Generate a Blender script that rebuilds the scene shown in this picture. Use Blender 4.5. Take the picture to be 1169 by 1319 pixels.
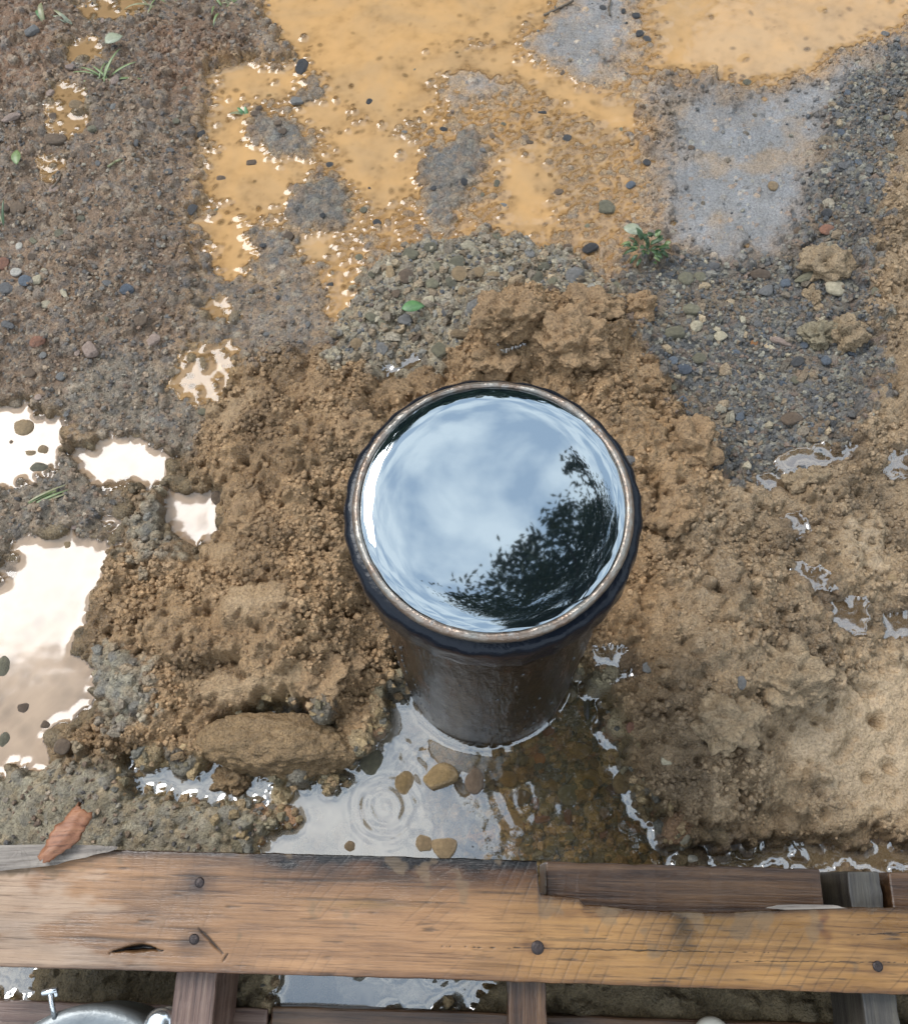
import bpy, bmesh, math, random
import numpy as np
from mathutils import Vector, Matrix

R = math.radians
scene = bpy.context.scene
for o in list(bpy.data.objects):
    bpy.data.objects.remove(o)
col = scene.collection

# ------------------------------------------------------------------ camera, world, sun, exposure
FPX, HC, TH, RO = 1200.0, 0.925, R(22.1), R(4.0)
PW, PH = 1169.0, 1319.0
fw = Vector((0, math.sin(TH), -math.cos(TH)))
up0 = Vector((0, math.cos(TH), math.sin(TH)))
r0 = Vector((1, 0, 0))
cr = math.cos(RO) * r0 - math.sin(RO) * up0
cu = math.sin(RO) * r0 + math.cos(RO) * up0
cam = bpy.data.cameras.new('camera')
cam.sensor_fit = 'HORIZONTAL'
cam.sensor_width = 36.0
cam.lens = FPX / PW * 36.0
cam.clip_start = 0.02
cam.clip_end = 400
camo = bpy.data.objects.new('camera', cam)
col.objects.link(camo)
camo.matrix_world = Matrix(((cr.x, cu.x, -fw.x, 0), (cr.y, cu.y, -fw.y, 0), (cr.z, cu.z, -fw.z, HC), (0, 0, 0, 1)))
scene.camera = camo

_m = ray0 = fw + (-40 - 584.5) / FPX * cr - (500 - 659.5) / FPX * cu      # the bright part of the sky mirrored in the pale puddles
SUN_AZ, SUN_EL = (_m.x, _m.y), math.atan2(-_m.z, math.hypot(_m.x, _m.y))
world = bpy.data.worlds.new('World')
scene.world = world
world.use_nodes = True
wt = world.node_tree
wt.nodes.clear()
def wn(t, **k):
    n = wt.nodes.new(t)
    for a, b in k.items():
        setattr(n, a, b)
    return n
sky = wn('ShaderNodeTexSky', sky_type='NISHITA', sun_disc=False)
sky.sun_elevation = SUN_EL
sky.sun_rotation = math.atan2(SUN_AZ[0], SUN_AZ[1])
sky.air_density = 1.0
sky.dust_density = 2.0
tc = wn('ShaderNodeTexCoord')
sep = wn('ShaderNodeSeparateXYZ')
wt.links.new(tc.outputs['Generated'], sep.inputs[0])
dz = wn('ShaderNodeMath', operation='MAXIMUM'); dz.inputs[1].default_value = 0.0
wt.links.new(sep.outputs['Z'], dz.inputs[0])
dz2 = wn('ShaderNodeMath', operation='ADD'); dz2.inputs[1].default_value = 0.12
wt.links.new(dz.outputs[0], dz2.inputs[0])
qx = wn('ShaderNodeMath', operation='DIVIDE'); qy = wn('ShaderNodeMath', operation='DIVIDE')
for q, ax in ((qx, 'X'), (qy, 'Y')):
    wt.links.new(sep.outputs[ax], q.inputs[0]); wt.links.new(dz2.outputs[0], q.inputs[1])
cmb = wn('ShaderNodeCombineXYZ')
wt.links.new(qx.outputs[0], cmb.inputs[0]); wt.links.new(qy.outputs[0], cmb.inputs[1])
cn = wn('ShaderNodeTexNoise'); cn.inputs['Scale'].default_value = 8.5
cn.inputs['Detail'].default_value = 5; cn.inputs['Roughness'].default_value = 0.52
cn.inputs['Distortion'].default_value = 0.25
wt.links.new(cmb.outputs[0], cn.inputs['Vector'])
cr_ = wn('ShaderNodeValToRGB')
cr_.color_ramp.elements[0].position = 0.42; cr_.color_ramp.elements[0].color = (0.42, 0.54, 0.69, 1)
cr_.color_ramp.elements[1].position = 0.57; cr_.color_ramp.elements[1].color = (0.84, 0.93, 1.0, 1)
wt.links.new(cn.outputs['Fac'], cr_.inputs[0])
cs = wn('ShaderNodeVectorMath', operation='SCALE'); cs.inputs['Scale'].default_value = 11.5
wt.links.new(cr_.outputs[0], cs.inputs[0])
mx = wn('ShaderNodeMix', data_type='RGBA'); mx.inputs[0].default_value = 0.88
wt.links.new(sky.outputs[0], mx.inputs[6]); wt.links.new(cs.outputs[0], mx.inputs[7])
bg = wn('ShaderNodeBackground'); bg.inputs['Strength'].default_value = 0.086
wt.links.new(mx.outputs[2], bg.inputs[0])
wo = wn('ShaderNodeOutputWorld'); wt.links.new(bg.outputs[0], wo.inputs[0])

sl = bpy.data.lights.new('sun', 'SUN')
sl.energy = 1.3
sl.angle = R(30)
sl.color = (1.0, 0.985, 0.965)
so = bpy.data.objects.new('sun', sl)
col.objects.link(so)
sd = Vector((SUN_AZ[0], SUN_AZ[1], 0)).normalized() * math.cos(SUN_EL) + Vector((0, 0, math.sin(SUN_EL)))
so.rotation_euler = sd.to_track_quat('Z', 'Y').to_euler()
so.location = sd * 20

vs = scene.view_settings
scene.display_settings.display_device = 'sRGB'
vs.view_transform = 'Standard'
vs.look = 'None'
vs.gamma = 1
vs.use_curve_mapping = False
vs.exposure = 1.36

rng = np.random.default_rng(7)
rnd = random.Random(11)

# ------------------------------------------------------------------ helpers
def ray(u, v):
    x, y = (u - PW / 2) / FPX, (v - PH / 2) / FPX
    return fw + x * cr - y * cu
def at(u, v, z=0.0):
    d = ray(u, v)
    t = (z - HC) / d.z
    return Vector((d.x * t, d.y * t, z))
def setp(o, label=None, cat=None, group=None, kind=None):
    if label: o['label'] = label
    if cat: o['category'] = cat
    if group: o['group'] = group
    if kind: o['kind'] = kind
    return o
def empty(name, loc, rz=0.0):
    o = bpy.data.objects.new(name, None)
    o.empty_display_size = 0.05
    col.objects.link(o); o.location = loc; o.rotation_euler = (0, 0, rz)
    return o
def link(name, me, parent=None, mat=None):
    o = bpy.data.objects.new(name, me)
    col.objects.link(o)
    if parent is not None: o.parent = parent
    if mat is not None: me.materials.append(mat)
    return o
def bm_obj(name, bm, mat, parent=None, smooth=True):
    me = bpy.data.meshes.new(name)
    bm.to_mesh(me); bm.free()
    if smooth:
        for p in me.polygons: p.use_smooth = True
    return link(name, me, parent, mat)
def np_mesh(name, verts, quads, smooth=True):
    me = bpy.data.meshes.new(name)
    k = quads.shape[1]
    me.vertices.add(len(verts)); me.vertices.foreach_set('co', np.ascontiguousarray(verts, dtype=np.float32).ravel())
    me.loops.add(quads.size); me.loops.foreach_set('vertex_index', np.ascontiguousarray(quads, dtype=np.int32).ravel())
    me.polygons.add(len(quads))
    me.polygons.foreach_set('loop_start', np.arange(0, quads.size, k, dtype=np.int32))
    me.polygons.foreach_set('loop_total', np.full(len(quads), k, dtype=np.int32))
    me.polygons.foreach_set('use_smooth', np.full(len(quads), smooth))
    me.update(calc_edges=True)
    return me
def attr_color(me, name, rgb):
    a = me.color_attributes.new(name, 'FLOAT_COLOR', 'POINT')
    c = np.ones((len(rgb), 4), dtype=np.float32); c[:, :3] = rgb
    a.data.foreach_set('color', c.ravel())
def attr_float(me, name, val):
    a = me.attributes.new(name, 'FLOAT', 'POINT')
    a.data.foreach_set('value', np.ascontiguousarray(val, dtype=np.float32))

# numpy gradient noise
_perm = rng.permutation(4096).astype(np.int64)
def _h(ix, iy, s):
    return _perm[(_perm[(ix + s * 131) & 4095] + iy * 57 + s * 17) & 4095]
def perlin(x, y, s=0):
    ix, iy = np.floor(x).astype(np.int64), np.floor(y).astype(np.int64)
    fx, fy = x - ix, y - iy
    ux, uy = fx * fx * fx * (fx * (fx * 6 - 15) + 10), fy * fy * fy * (fy * (fy * 6 - 15) + 10)
    def g(a, b, dx, dy):
        an = _h(a, b, s) * (2 * np.pi / 4096)
        return np.cos(an) * dx + np.sin(an) * dy
    n00 = g(ix, iy, fx, fy); n10 = g(ix + 1, iy, fx - 1, fy)
    n01 = g(ix, iy + 1, fx, fy - 1); n11 = g(ix + 1, iy + 1, fx - 1, fy - 1)
    a = n00 + ux * (n10 - n00); b = n01 + ux * (n11 - n01)
    return (a + uy * (b - a)) * 1.5
def fbm(x, y, s=0, o=4, gain=0.5):
    r = 0; a = 1.0
    for k in range(o):
        r = r + a * perlin(x * 2 ** k + 13.7 * k, y * 2 ** k - 7.1 * k, s + k)
        a *= gain
    return r
def sstep(a, b, x):
    t = np.clip((x - a) / (b - a), 0, 1)
    return t * t * (3 - 2 * t)

# ------------------------------------------------------------------ materials
def newmat(name):
    m = bpy.data.materials.new(name); m.use_nodes = True
    nt = m.node_tree
    b = nt.nodes['Principled BSDF']
    return m, nt, b
def N(nt, t, **k):
    n = nt.nodes.new(t)
    for a, b in k.items(): setattr(n, a, b)
    return n
def noise(nt, scale, detail=4, rough=0.55, vec=None):
    n = N(nt, 'ShaderNodeTexNoise')
    n.inputs['Scale'].default_value = scale; n.inputs['Detail'].default_value = detail
    n.inputs['Roughness'].default_value = rough
    if vec is not None: nt.links.new(vec, n.inputs['Vector'])
    return n
def ramp(nt, src, stops):
    r = N(nt, 'ShaderNodeValToRGB')
    e = r.color_ramp.elements
    while len(e) < len(stops): e.new(0.5)
    for k, (p, c) in enumerate(stops):
        e[k].position = p; e[k].color = (*c, 1) if len(c) == 3 else c
    nt.links.new(src, r.inputs[0])
    return r
def bump(nt, src, strength, dist, prev=None):
    b = N(nt, 'ShaderNodeBump'); b.inputs['Strength'].default_value = strength; b.inputs['Distance'].default_value = dist
    nt.links.new(src, b.inputs['Height'])
    if prev is not None: nt.links.new(prev, b.inputs['Normal'])
    return b
def mul(nt, a, b, fac=1.0, mode='MULTIPLY'):
    m = N(nt, 'ShaderNodeMix', data_type='RGBA', blend_type=mode)
    m.inputs[0].default_value = fac
    nt.links.new(a, m.inputs[6]); nt.links.new(b, m.inputs[7])
    return m.outputs[2]

def ground_mat():
    m, nt, b = newmat('wet_ground')
    c = N(nt, 'ShaderNodeVertexColor', layer_name='Col')
    geo = N(nt, 'ShaderNodeNewGeometry')
    n1 = noise(nt, 420, 5, 0.65, geo.outputs['Position'])
    r1 = ramp(nt, n1.outputs['Fac'], [(0.28, (0.56, 0.53, 0.5)), (0.5, (1, 1, 1)), (0.75, (1.35, 1.32, 1.27))])
    nt.links.new(mul(nt, c.outputs['Color'], r1.outputs[0]), b.inputs['Base Color'])
    a = N(nt, 'ShaderNodeAttribute', attribute_name='rough')
    n3 = noise(nt, 160, 3, 0.5, geo.outputs['Position'])
    ad = N(nt, 'ShaderNodeMath', operation='MULTIPLY_ADD'); ad.inputs[1].default_value = 0.30; 
    sb = N(nt, 'ShaderNodeMath', operation='SUBTRACT'); sb.inputs[1].default_value = 0.15
    nt.links.new(n3.outputs['Fac'], ad.inputs[0]); nt.links.new(a.outputs['Fac'], ad.inputs[2])
    nt.links.new(ad.outputs[0], sb.inputs[0]); nt.links.new(sb.outputs[0], b.inputs['Roughness'])
    b.inputs['Specular IOR Level'].default_value = 0.5
    n2 = noise(nt, 750, 4, 0.7, geo.outputs['Position'])
    am = N(nt, 'ShaderNodeAttribute', attribute_name='grit')
    mm = N(nt, 'ShaderNodeMath', operation='MULTIPLY')
    nt.links.new(n2.outputs['Fac'], mm.inputs[0]); nt.links.new(am.outputs['Fac'], mm.inputs[1])
    vo = N(nt, 'ShaderNodeTexVoronoi'); vo.inputs['Scale'].default_value = 330; vo.inputs['Randomness'].default_value = 1.0
    wrp = noise(nt, 260, 2, 0.5, geo.outputs['Position'])
    vm = N(nt, 'ShaderNodeVectorMath', operation='MULTIPLY_ADD'); vm.inputs[1].default_value = (0.004, 0.004, 0.004)
    nt.links.new(wrp.outputs['Color'], vm.inputs[0]); nt.links.new(geo.outputs['Position'], vm.inputs[2]); nt.links.new(vm.outputs[0], vo.inputs['Vector'])
    vg = N(nt, 'ShaderNodeMath', operation='MULTIPLY')
    nt.links.new(vo.outputs['Distance'], vg.inputs[0]); nt.links.new(am.outputs['Fac'], vg.inputs[1])
    bp0 = bump(nt, vg.outputs[0], 1.0, -0.0026)
    bp = bump(nt, mm.outputs[0], 1.0, 0.0030, bp0.outputs[0])
    nt.links.new(bp.outputs[0], b.inputs['Normal'])
    return m

def water_mat(name, silt, k, ior, tint=(0.8, 0.7, 0.55), rough=0.015, bumpd=0.00015, silt2=None):
    m, nt, b = newmat(name)
    nt.nodes.remove(b)
    out = nt.nodes['Material Output']
    geo = N(nt, 'ShaderNodeNewGeometry')
    d = N(nt, 'ShaderNodeAttribute', attribute_name='depth')
    mu = N(nt, 'ShaderNodeMath', operation='MULTIPLY'); mu.inputs[1].default_value = -k
    ex = N(nt, 'ShaderNodeMath', operation='EXPONENT')
    su = N(nt, 'ShaderNodeMath', operation='SUBTRACT'); su.inputs[0].default_value = 1.0
    nt.links.new(d.outputs['Fac'], mu.inputs[0]); nt.links.new(mu.outputs[0], ex.inputs[0]); nt.links.new(ex.outputs[0], su.inputs[1])
    tr = N(nt, 'ShaderNodeBsdfTransparent'); tr.inputs[0].default_value = (*tint, 1)
    df = N(nt, 'ShaderNodeBsdfDiffuse')
    n = noise(nt, 9, 4, 0.6, geo.outputs['Position']); n.inputs['Distortion'].default_value = 1.2
    s2 = silt2 or tuple(x * 0.78 for x in silt)
    r = ramp(nt, n.outputs['Fac'], [(0.35, s2), (0.62, silt)])
    nt.links.new(r.outputs[0], df.inputs[0])
    m1 = N(nt, 'ShaderNodeMixShader')
    nt.links.new(su.outputs[0], m1.inputs[0]); nt.links.new(tr.outputs[0], m1.inputs[1]); nt.links.new(df.outputs[0], m1.inputs[2])
    gl = N(nt, 'ShaderNodeBsdfGlossy'); gl.inputs['Roughness'].default_value = rough
    lw = N(nt, 'ShaderNodeLayerWeight'); lw.inputs['Blend'].default_value = 0.5
    f0 = ((ior - 1) / (ior + 1)) ** 2
    p5 = N(nt, 'ShaderNodeMath', operation='POWER'); p5.inputs[1].default_value = 5.0
    nt.links.new(lw.outputs['Facing'], p5.inputs[0])
    fr = N(nt, 'ShaderNodeMath', operation='MULTIPLY_ADD'); fr.inputs[1].default_value = 1 - f0; fr.inputs[2].default_value = f0
    nt.links.new(p5.outputs[0], fr.inputs[0])
    nb = noise(nt, 55, 3, 0.5, geo.outputs['Position'])
    bp = bump(nt, nb.outputs['Fac'], 1.0, bumpd)
    nt.links.new(bp.outputs[0], gl.inputs['Normal']); nt.links.new(bp.outputs[0], lw.inputs['Normal'])
    m2 = N(nt, 'ShaderNodeMixShader')
    nt.links.new(fr.outputs[0], m2.inputs[0]); nt.links.new(m1.outputs[0], m2.inputs[1]); nt.links.new(gl.outputs[0], m2.inputs[2])
    nt.links.new(m2.outputs[0], out.inputs['Surface'])
    return m

def stone_mat(name, c, rough=0.42, var=0.35):
    m, nt, b = newmat(name)
    tcn = N(nt, 'ShaderNodeTexCoord')
    oi = N(nt, 'ShaderNodeObjectInfo')
    n1 = noise(nt, 2.6, 6, 0.65, tcn.outputs['Object'])
    lo = tuple(x * (1 - var) for x in c); hi = tuple(min(1, x * (1 + var)) for x in c)
    r = ramp(nt, n1.outputs['Fac'], [(0.3, lo), (0.55, c), (0.75, hi)])
    rr = ramp(nt, oi.outputs['Random'], [(0, (0.72, 0.70, 0.70)), (1, (1.2, 1.16, 1.1))])
    nt.links.new(mul(nt, r.outputs[0], rr.outputs[0]), b.inputs['Base Color'])
    n2 = noise(nt, 9, 5, 0.7, tcn.outputs['Object'])
    bp = bump(nt, n2.outputs['Fac'], 0.55, 0.12)
    nt.links.new(bp.outputs[0], b.inputs['Normal'])
    b.inputs['Roughness'].default_value = rough
    return m

def clod_mat(name, c, rough=0.6):
    m, nt, b = newmat(name)
    geo = N(nt, 'ShaderNodeNewGeometry')
    n1 = noise(nt, 60, 6, 0.7, geo.outputs['Position'])
    r = ramp(nt, n1.outputs['Fac'], [(0.3, tuple(x * 0.7 for x in c)), (0.55, c), (0.75, tuple(x * 1.25 for x in c))])
    n0 = noise(nt, 420, 5, 0.65, geo.outputs['Position'])
    r0_ = ramp(nt, n0.outputs['Fac'], [(0.28, (0.66, 0.63, 0.6)), (0.5, (1, 1, 1)), (0.75, (1.3, 1.27, 1.22))])
    nt.links.new(mul(nt, r.outputs[0], r0_.outputs[0]), b.inputs['Base Color'])
    n2 = noise(nt, 750, 4, 0.7, geo.outputs['Position'])
    vo = N(nt, 'ShaderNodeTexVoronoi'); vo.inputs['Scale'].default_value = 330; vo.inputs['Randomness'].default_value = 1.0
    wrp = noise(nt, 260, 2, 0.5, geo.outputs['Position'])
    vm = N(nt, 'ShaderNodeVectorMath', operation='MULTIPLY_ADD'); vm.inputs[1].default_value = (0.004, 0.004, 0.004)
    nt.links.new(wrp.outputs['Color'], vm.inputs[0]); nt.links.new(geo.outputs['Position'], vm.inputs[2]); nt.links.new(vm.outputs[0], vo.inputs['Vector'])
    bp0 = bump(nt, vo.outputs['Distance'], 1.0, -0.0026)
    bp = bump(nt, n2.outputs['Fac'], 1.0, 0.0028, bp0.outputs[0])
    nt.links.new(bp.outputs[0], b.inputs['Normal'])
    b.inputs['Roughness'].default_value = rough
    return m

def simple_mat(name, c, rough=0.5, metal=0.0, nscale=None, namp=0.3, bscale=None, bd=0.001):
    m, nt, b = newmat(name)
    b.inputs['Base Color'].default_value = (*c, 1)
    b.inputs['Roughness'].default_value = rough; b.inputs['Metallic'].default_value = metal
    geo = N(nt, 'ShaderNodeNewGeometry')
    if nscale:
        n1 = noise(nt, nscale, 5, 0.6, geo.outputs['Position'])
        r = ramp(nt, n1.outputs['Fac'], [(0.3, tuple(x * (1 - namp) for x in c)), (0.7, tuple(min(1, x * (1 + namp)) for x in c))])
        nt.links.new(r.outputs[0], b.inputs['Base Color'])
    if bscale:
        n2 = noise(nt, bscale, 4, 0.6, geo.outputs['Position'])
        bp = bump(nt, n2.outputs['Fac'], 1.0, bd)
        nt.links.new(bp.outputs[0], b.inputs['Normal'])
    return m

# ------------------------------------------------------------------ terrain: layout in metres from photo positions
D = 0.0018
X0, X1, Y0, Y1 = -0.80, 0.80, -0.26, 1.22
nx, ny = int((X1 - X0) / D) + 1, int((Y1 - Y0) / D) + 1
gx = X0 + D * np.arange(nx); gy = Y0 + D * np.arange(ny)
GX, GY = np.meshgrid(gx, gy)
wxn = GX + 0.007 * fbm(GX * 28, GY * 28, 1, 3) + 0.0048 * fbm(GX * 110, GY * 110, 5, 2)
wyn = GY + 0.007 * fbm(GX * 28, GY * 28, 21, 3) + 0.0048 * fbm(GX * 110, GY * 110, 25, 2)

def poly_sd(pts, warp=1.0):
    """signed distance (inside > 0) of the warped grid to a polygon, far outside clipped to -0.1"""
    P = np.array(pts)
    out = np.full(GX.shape, -0.1)
    m = 0.09
    i0, i1 = np.searchsorted(gx, [P[:, 0].min() - m, P[:, 0].max() + m])
    j0, j1 = np.searchsorted(gy, [P[:, 1].min() - m, P[:, 1].max() + m])
    if i1 <= i0 or j1 <= j0: return out
    x, y = GX[j0:j1, i0:i1], GY[j0:j1, i0:i1]
    x, y = x + warp * (wxn[j0:j1, i0:i1] - x), y + warp * (wyn[j0:j1, i0:i1] - y)
    d2 = np.full(x.shape, 9.0); inside = np.zeros(x.shape, bool)
    n = len(P)
    for k in range(n):
        ax, ay = P[k]; bx, by = P[(k + 1) % n]
        ex, ey = bx - ax, by - ay
        t = np.clip(((x - ax) * ex + (y - ay) * ey) / (ex * ex + ey * ey + 1e-12), 0, 1)
        d2 = np.minimum(d2, (x - ax - t * ex) ** 2 + (y - ay - t * ey) ** 2)
        c = ((ay > y) != (by > y)) & (x < (bx - ax) * (y - ay) / (by - ay + 1e-12) + ax)
        inside ^= c
    s = np.sqrt(d2); s[~inside] *= -1
    out[j0:j1, i0:i1] = np.maximum(s, -0.1)
    return out
def pp(px, z=0.01):
    return [tuple(at(u, v, z)[:2]) for u, v in px]

# layers: name, polygons (photo pixels), height, blend, colour, roughness, grit, lumps
SOIL = (0.42, 0.265, 0.138)
CLASSES = {}
E = np.full(GX.shape, 0.015)
C = np.empty(GX.shape + (3,)); C[:] = SOIL
ROUGH = np.full(GX.shape, 0.36); GRIT = np.full(GX.shape, 1.0)
def paint(name, polys, e, c, rough, grit, bw=0.012, z=0.01):
    wp = {'clay': 2.4, 'gravel': 1.8, 'greystones': 2.0, 'islandgravel': 1.6, 'slurry': 1.6, 'smoothtan': 2.2, 'bluegrey': 1.8}.get(name, 1.0)
    global E, C, ROUGH, GRIT
    w = np.zeros(GX.shape)
    for p in polys:
        w = np.maximum(w, sstep(-bw, bw, poly_sd(pp(p, z), wp)))
    for k in CLASSES: CLASSES[k] = CLASSES[k] * (1 - w)
    CLASSES[name] = w
    if e is not None: E = E + (e - E) * w
    C = C + (np.array(c) - C) * w[..., None]
    ROUGH = ROUGH + (rough - ROUGH) * w
    GRIT = GRIT + (grit - GRIT) * w
    return w
CLASSES['soil'] = np.ones(GX.shape)
paint('tan', [[(830, 690), (900, 640), (1000, 600), (1080, 590), (1110, 400), (1110, 250), (1169, 110), (1400, 60), (1400, 1100), (900, 1090), (840, 1040), (800, 960), (850, 800)]],
      0.020, (0.40, 0.278, 0.165), 0.32, 1.0, 0.03)
paint('brown', [[(-200, -120), (330, -120), (330, 0), (385, 80), (270, 95), (262, 170), (240, 280), (240, 440), (225, 490), (262, 540), (200, 570), (130, 560), (60, 520), (-300, 520)]],
      0.009, (0.30, 0.195, 0.122), 0.42, 1.0, 0.02)
paint('redbrown', [[(180, 30), (270, 20), (330, 60), (250, 140), (190, 120)], [(-100, -60), (110, -60), (60, 120), (-100, 150)]], 0.011, (0.26, 0.148, 0.084), 0.55, 1.0, 0.03)
paint('midgrey', [[(245, 330), (430, 130), (560, 120), (640, 170), (560, 330), (450, 440), (300, 470), (240, 420)]],
      0.0045, (0.31, 0.215, 0.135), 0.42, 0.9, 0.02)
paint('leftgrey', [[(60, 520), (140, 450), (260, 480), (265, 545), (240, 600), (200, 570), (130, 560)], [(-100, 590), (60, 590), (110, 570), (160, 640), (130, 690), (40, 700), (-100, 760)]],
      0.007, (0.25, 0.2, 0.145), 0.42, 0.9, 0.014)
paint('olive', [[(-150, 1000), (150, 985), (330, 1030), (365, 1058), (315, 1100), (310, 1180), (-150, 1180)]],
      0.014, (0.29, 0.235, 0.145), 0.42, 1.0, 0.015)
paint('bluegrey', [[(125, 840), (190, 860), (200, 920), (150, 930), (120, 890)], [(165, 690), (215, 640), (240, 690), (200, 720)], [(560, 1100), (640, 1090), (650, 1140), (560, 1140)]],
      0.018, (0.12, 0.118, 0.11), 0.4, 1.0, 0.02)
paint('slurry', [[(320, -100), (335, 0), (375, 75), (270, 85), (255, 170), (240, 280), (250, 330), (330, 360), (400, 330), (415, 370), (470, 340), (555, 325), (600, 318), (640, 300), (740, 345), (772, 385), (790, 390), (800, 340), (830, 305), (850, 250), (855, 190), (830, 160), (850, 100), (1000, 110), (1180, 40), (1300, -100)]],
      -0.0012, (0.44, 0.27, 0.138), 0.24, 0.8, 0.02)
paint('clay', [[(835, 105), (1000, 112), (1080, 75), (1180, 35), (1180, 80), (1095, 130), (1065, 210), (1045, 300), (990, 345), (900, 335), (845, 300), (850, 200), (845, 160)],
               [(655, 48), (705, 12), (760, -30), (830, -30), (820, 40), (800, 95), (748, 110), (700, 82)], [(560, 90), (640, 70), (660, 110), (580, 120)]],
      0.0035, (0.2, 0.192, 0.187), 0.22, 0.4, 0.045)
paint('gravel', [[(805, 345), (880, 335), (1000, 345), (1040, 290), (1075, 130), (1169, 60), (1400, 0), (1300, 70), (1169, 110), (1115, 250), (1105, 400), (1130, 480), (1080, 580), (1000, 620), (930, 640), (890, 560), (840, 470), (815, 430)]],
      0.010, (0.14, 0.13, 0.118), 0.42, 1.0, 0.016)
paint('greystones', [[(445, 420), (475, 350), (560, 318), (640, 308), (740, 345), (800, 385), (760, 395), (640, 385), (600, 440), (560, 480), (470, 480), (430, 470)]],
      0.016, (0.30, 0.245, 0.175), 0.45, 1.0, 0.016)
paint('islandgravel', [[(545, 190), (610, 160), (630, 190), (590, 260), (560, 290), (545, 240)], [(385, 225), (435, 210), (445, 270), (400, 300), (365, 280)], [(325, 135), (375, 145), (395, 195), (350, 192), (320, 165)], [(290, 300), (380, 290), (370, 340), (330, 350)], [(380, 85), (410, 90), (415, 120), (390, 125)]],
      0.005, (0.21, 0.18, 0.145), 0.38, 0.9, 0.014)
paint('smoothtan', [[(1005, 920), (1100, 865), (1200, 820), (1350, 800), (1350, 1060), (1169, 1062), (1080, 1045), (1010, 990)], [(1060, 690), (1110, 670), (1120, 740), (1080, 760)]],
      0.026, (0.33, 0.235, 0.14), 0.24, 0.35, 0.02)
paint('slab', [[(300, 765), (380, 760), (395, 800), (320, 812), (290, 790)], [(240, 882), (400, 862), (420, 890), (280, 905)], [(250, 520), (330, 500), (300, 560)], [(255, 700), (300, 690), (290, 740)]],
      0.022, (0.42, 0.28, 0.155), 0.5, 0.8, 0.01, 0.04)

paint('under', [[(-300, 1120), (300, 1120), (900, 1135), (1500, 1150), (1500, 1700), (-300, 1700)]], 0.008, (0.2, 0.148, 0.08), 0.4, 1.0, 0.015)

POOLS = [
    ('orange', [[(300, -160), (335, 0), (352, 40), (420, 72), (470, 92), (560, 58), (655, 50), (702, 8), (770, -160)],
                [(846, -160), (838, 0), (848, 82), (900, 90), (985, 101), (1040, 95), (1080, 60), (1112, 44), (1169, 20), (1350, -160)],
                [(655, 60), (690, 84), (740, 112), (800, 128), (826, 165), (780, 166), (740, 140), (690, 108), (600, 80)],
                [(380, 60), (560, 60), (640, 70), (560, 95), (545, 150), (480, 160), (420, 110)],
                [(274, 92), (300, 82), (388, 85), (392, 108), (360, 118), (312, 122), (302, 148), (276, 148)],
                [(268, 158), (306, 150), (310, 186), (360, 205), (396, 212), (386, 232), (370, 256), (330, 276), (296, 268), (270, 220)],
                [(392, 132), (440, 124), (442, 164), (412, 170), (386, 150)],
                [(430, 172), (480, 164), (528, 186), (536, 232), (500, 262), (462, 240), (436, 205)],
                [(245, 290), (285, 276), (322, 282), (326, 330), (318, 358), (276, 352), (288, 328), (270, 300)],
                [(386, 306), (430, 300), (430, 324), (396, 330)],
                [(420, 366), (455, 345), (472, 356), (456, 400), (440, 425), (424, 415)],
                [(640, 205), (700, 190), (710, 260), (690, 320), (660, 290), (650, 240)]]),
    ('tanpool', [[(238, 452), (266, 438), (304, 448), (300, 498), (280, 520), (238, 515), (224, 486)], [(80, 58), (128, 52), (134, 80), (92, 84)], [(66, 112), (112, 116), (120, 165), (98, 180), (70, 168)], [(90, 5), (190, -15), (180, 18), (120, 28)], [(252, 385), (290, 375), (300, 405), (262, 415)], [(52, 205), (86, 200), (90, 222), (60, 228)]]),
    ('left', [[(-200, 535), (30, 520), (86, 545), (96, 570), (75, 600), (40, 620), (-200, 680)],
              [(95, 592), (130, 570), (160, 560), (200, 575), (232, 590), (226, 626), (190, 636), (150, 640), (116, 615)],
              [(200, 630), (236, 618), (300, 645), (275, 712), (240, 722), (215, 675)], [(-60, 860), (20, 850), (40, 960), (-60, 1000)],
              [(30, 692), (70, 682), (130, 692), (150, 652), (177, 655), (160, 700), (140, 732), (126, 760), (114, 830), (120, 880), (126, 922), (100, 950), (70, 990), (0, 1010), (-200, 1010), (-200, 760), (0, 752), (12, 720)]]),
    ('front', [[(300, 1040), (330, 1005), (450, 1000), (468, 970), (500, 902), (515, 860), (740, 860), (772, 905), (796, 942), (800, 1000), (842, 1046), (880, 1078), (882, 1160), (330, 1160), (312, 1086), (366, 1066), (352, 1046)],
               [(288, 938), (370, 908), (422, 918), (434, 950), (300, 960)], [(160, 972), (310, 988), (345, 1014), (305, 1046), (170, 1024)],
               [(335, 1180), (450, 1180), (470, 1240), (640, 1250), (600, 1300), (440, 1330), (350, 1330)], [(-30, 1230), (40, 1230), (40, 1280), (-30, 1290)]]),
    ('strip', [[(880, 1076), (1169, 1088), (1300, 1094), (1300, 1140), (884, 1130)]]),
    ('small', [[(488, 474), (545, 456), (545, 476), (500, 490)], [(1000, 602), (1050, 586), (1095, 578), (1092, 604), (1050, 616), (1010, 614)], [(1130, 600), (1165, 592), (1160, 624), (1130, 622)], [(975, 626), (1012, 632), (1008, 652), (985, 648)], [(984, 690), (1015, 678), (1028, 704), (995, 706)],
               [(1005, 752), (1035, 760), (1068, 800), (1040, 806), (1015, 780)], [(1040, 790), (1092, 792), (1085, 822), (1050, 815)], [(1125, 800), (1180, 790), (1180, 826), (1130, 826)], [(765, 850), (806, 846), (815, 880), (775, 886)], [(640, 470), (665, 462), (668, 476), (648, 480)]]),
]
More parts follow.
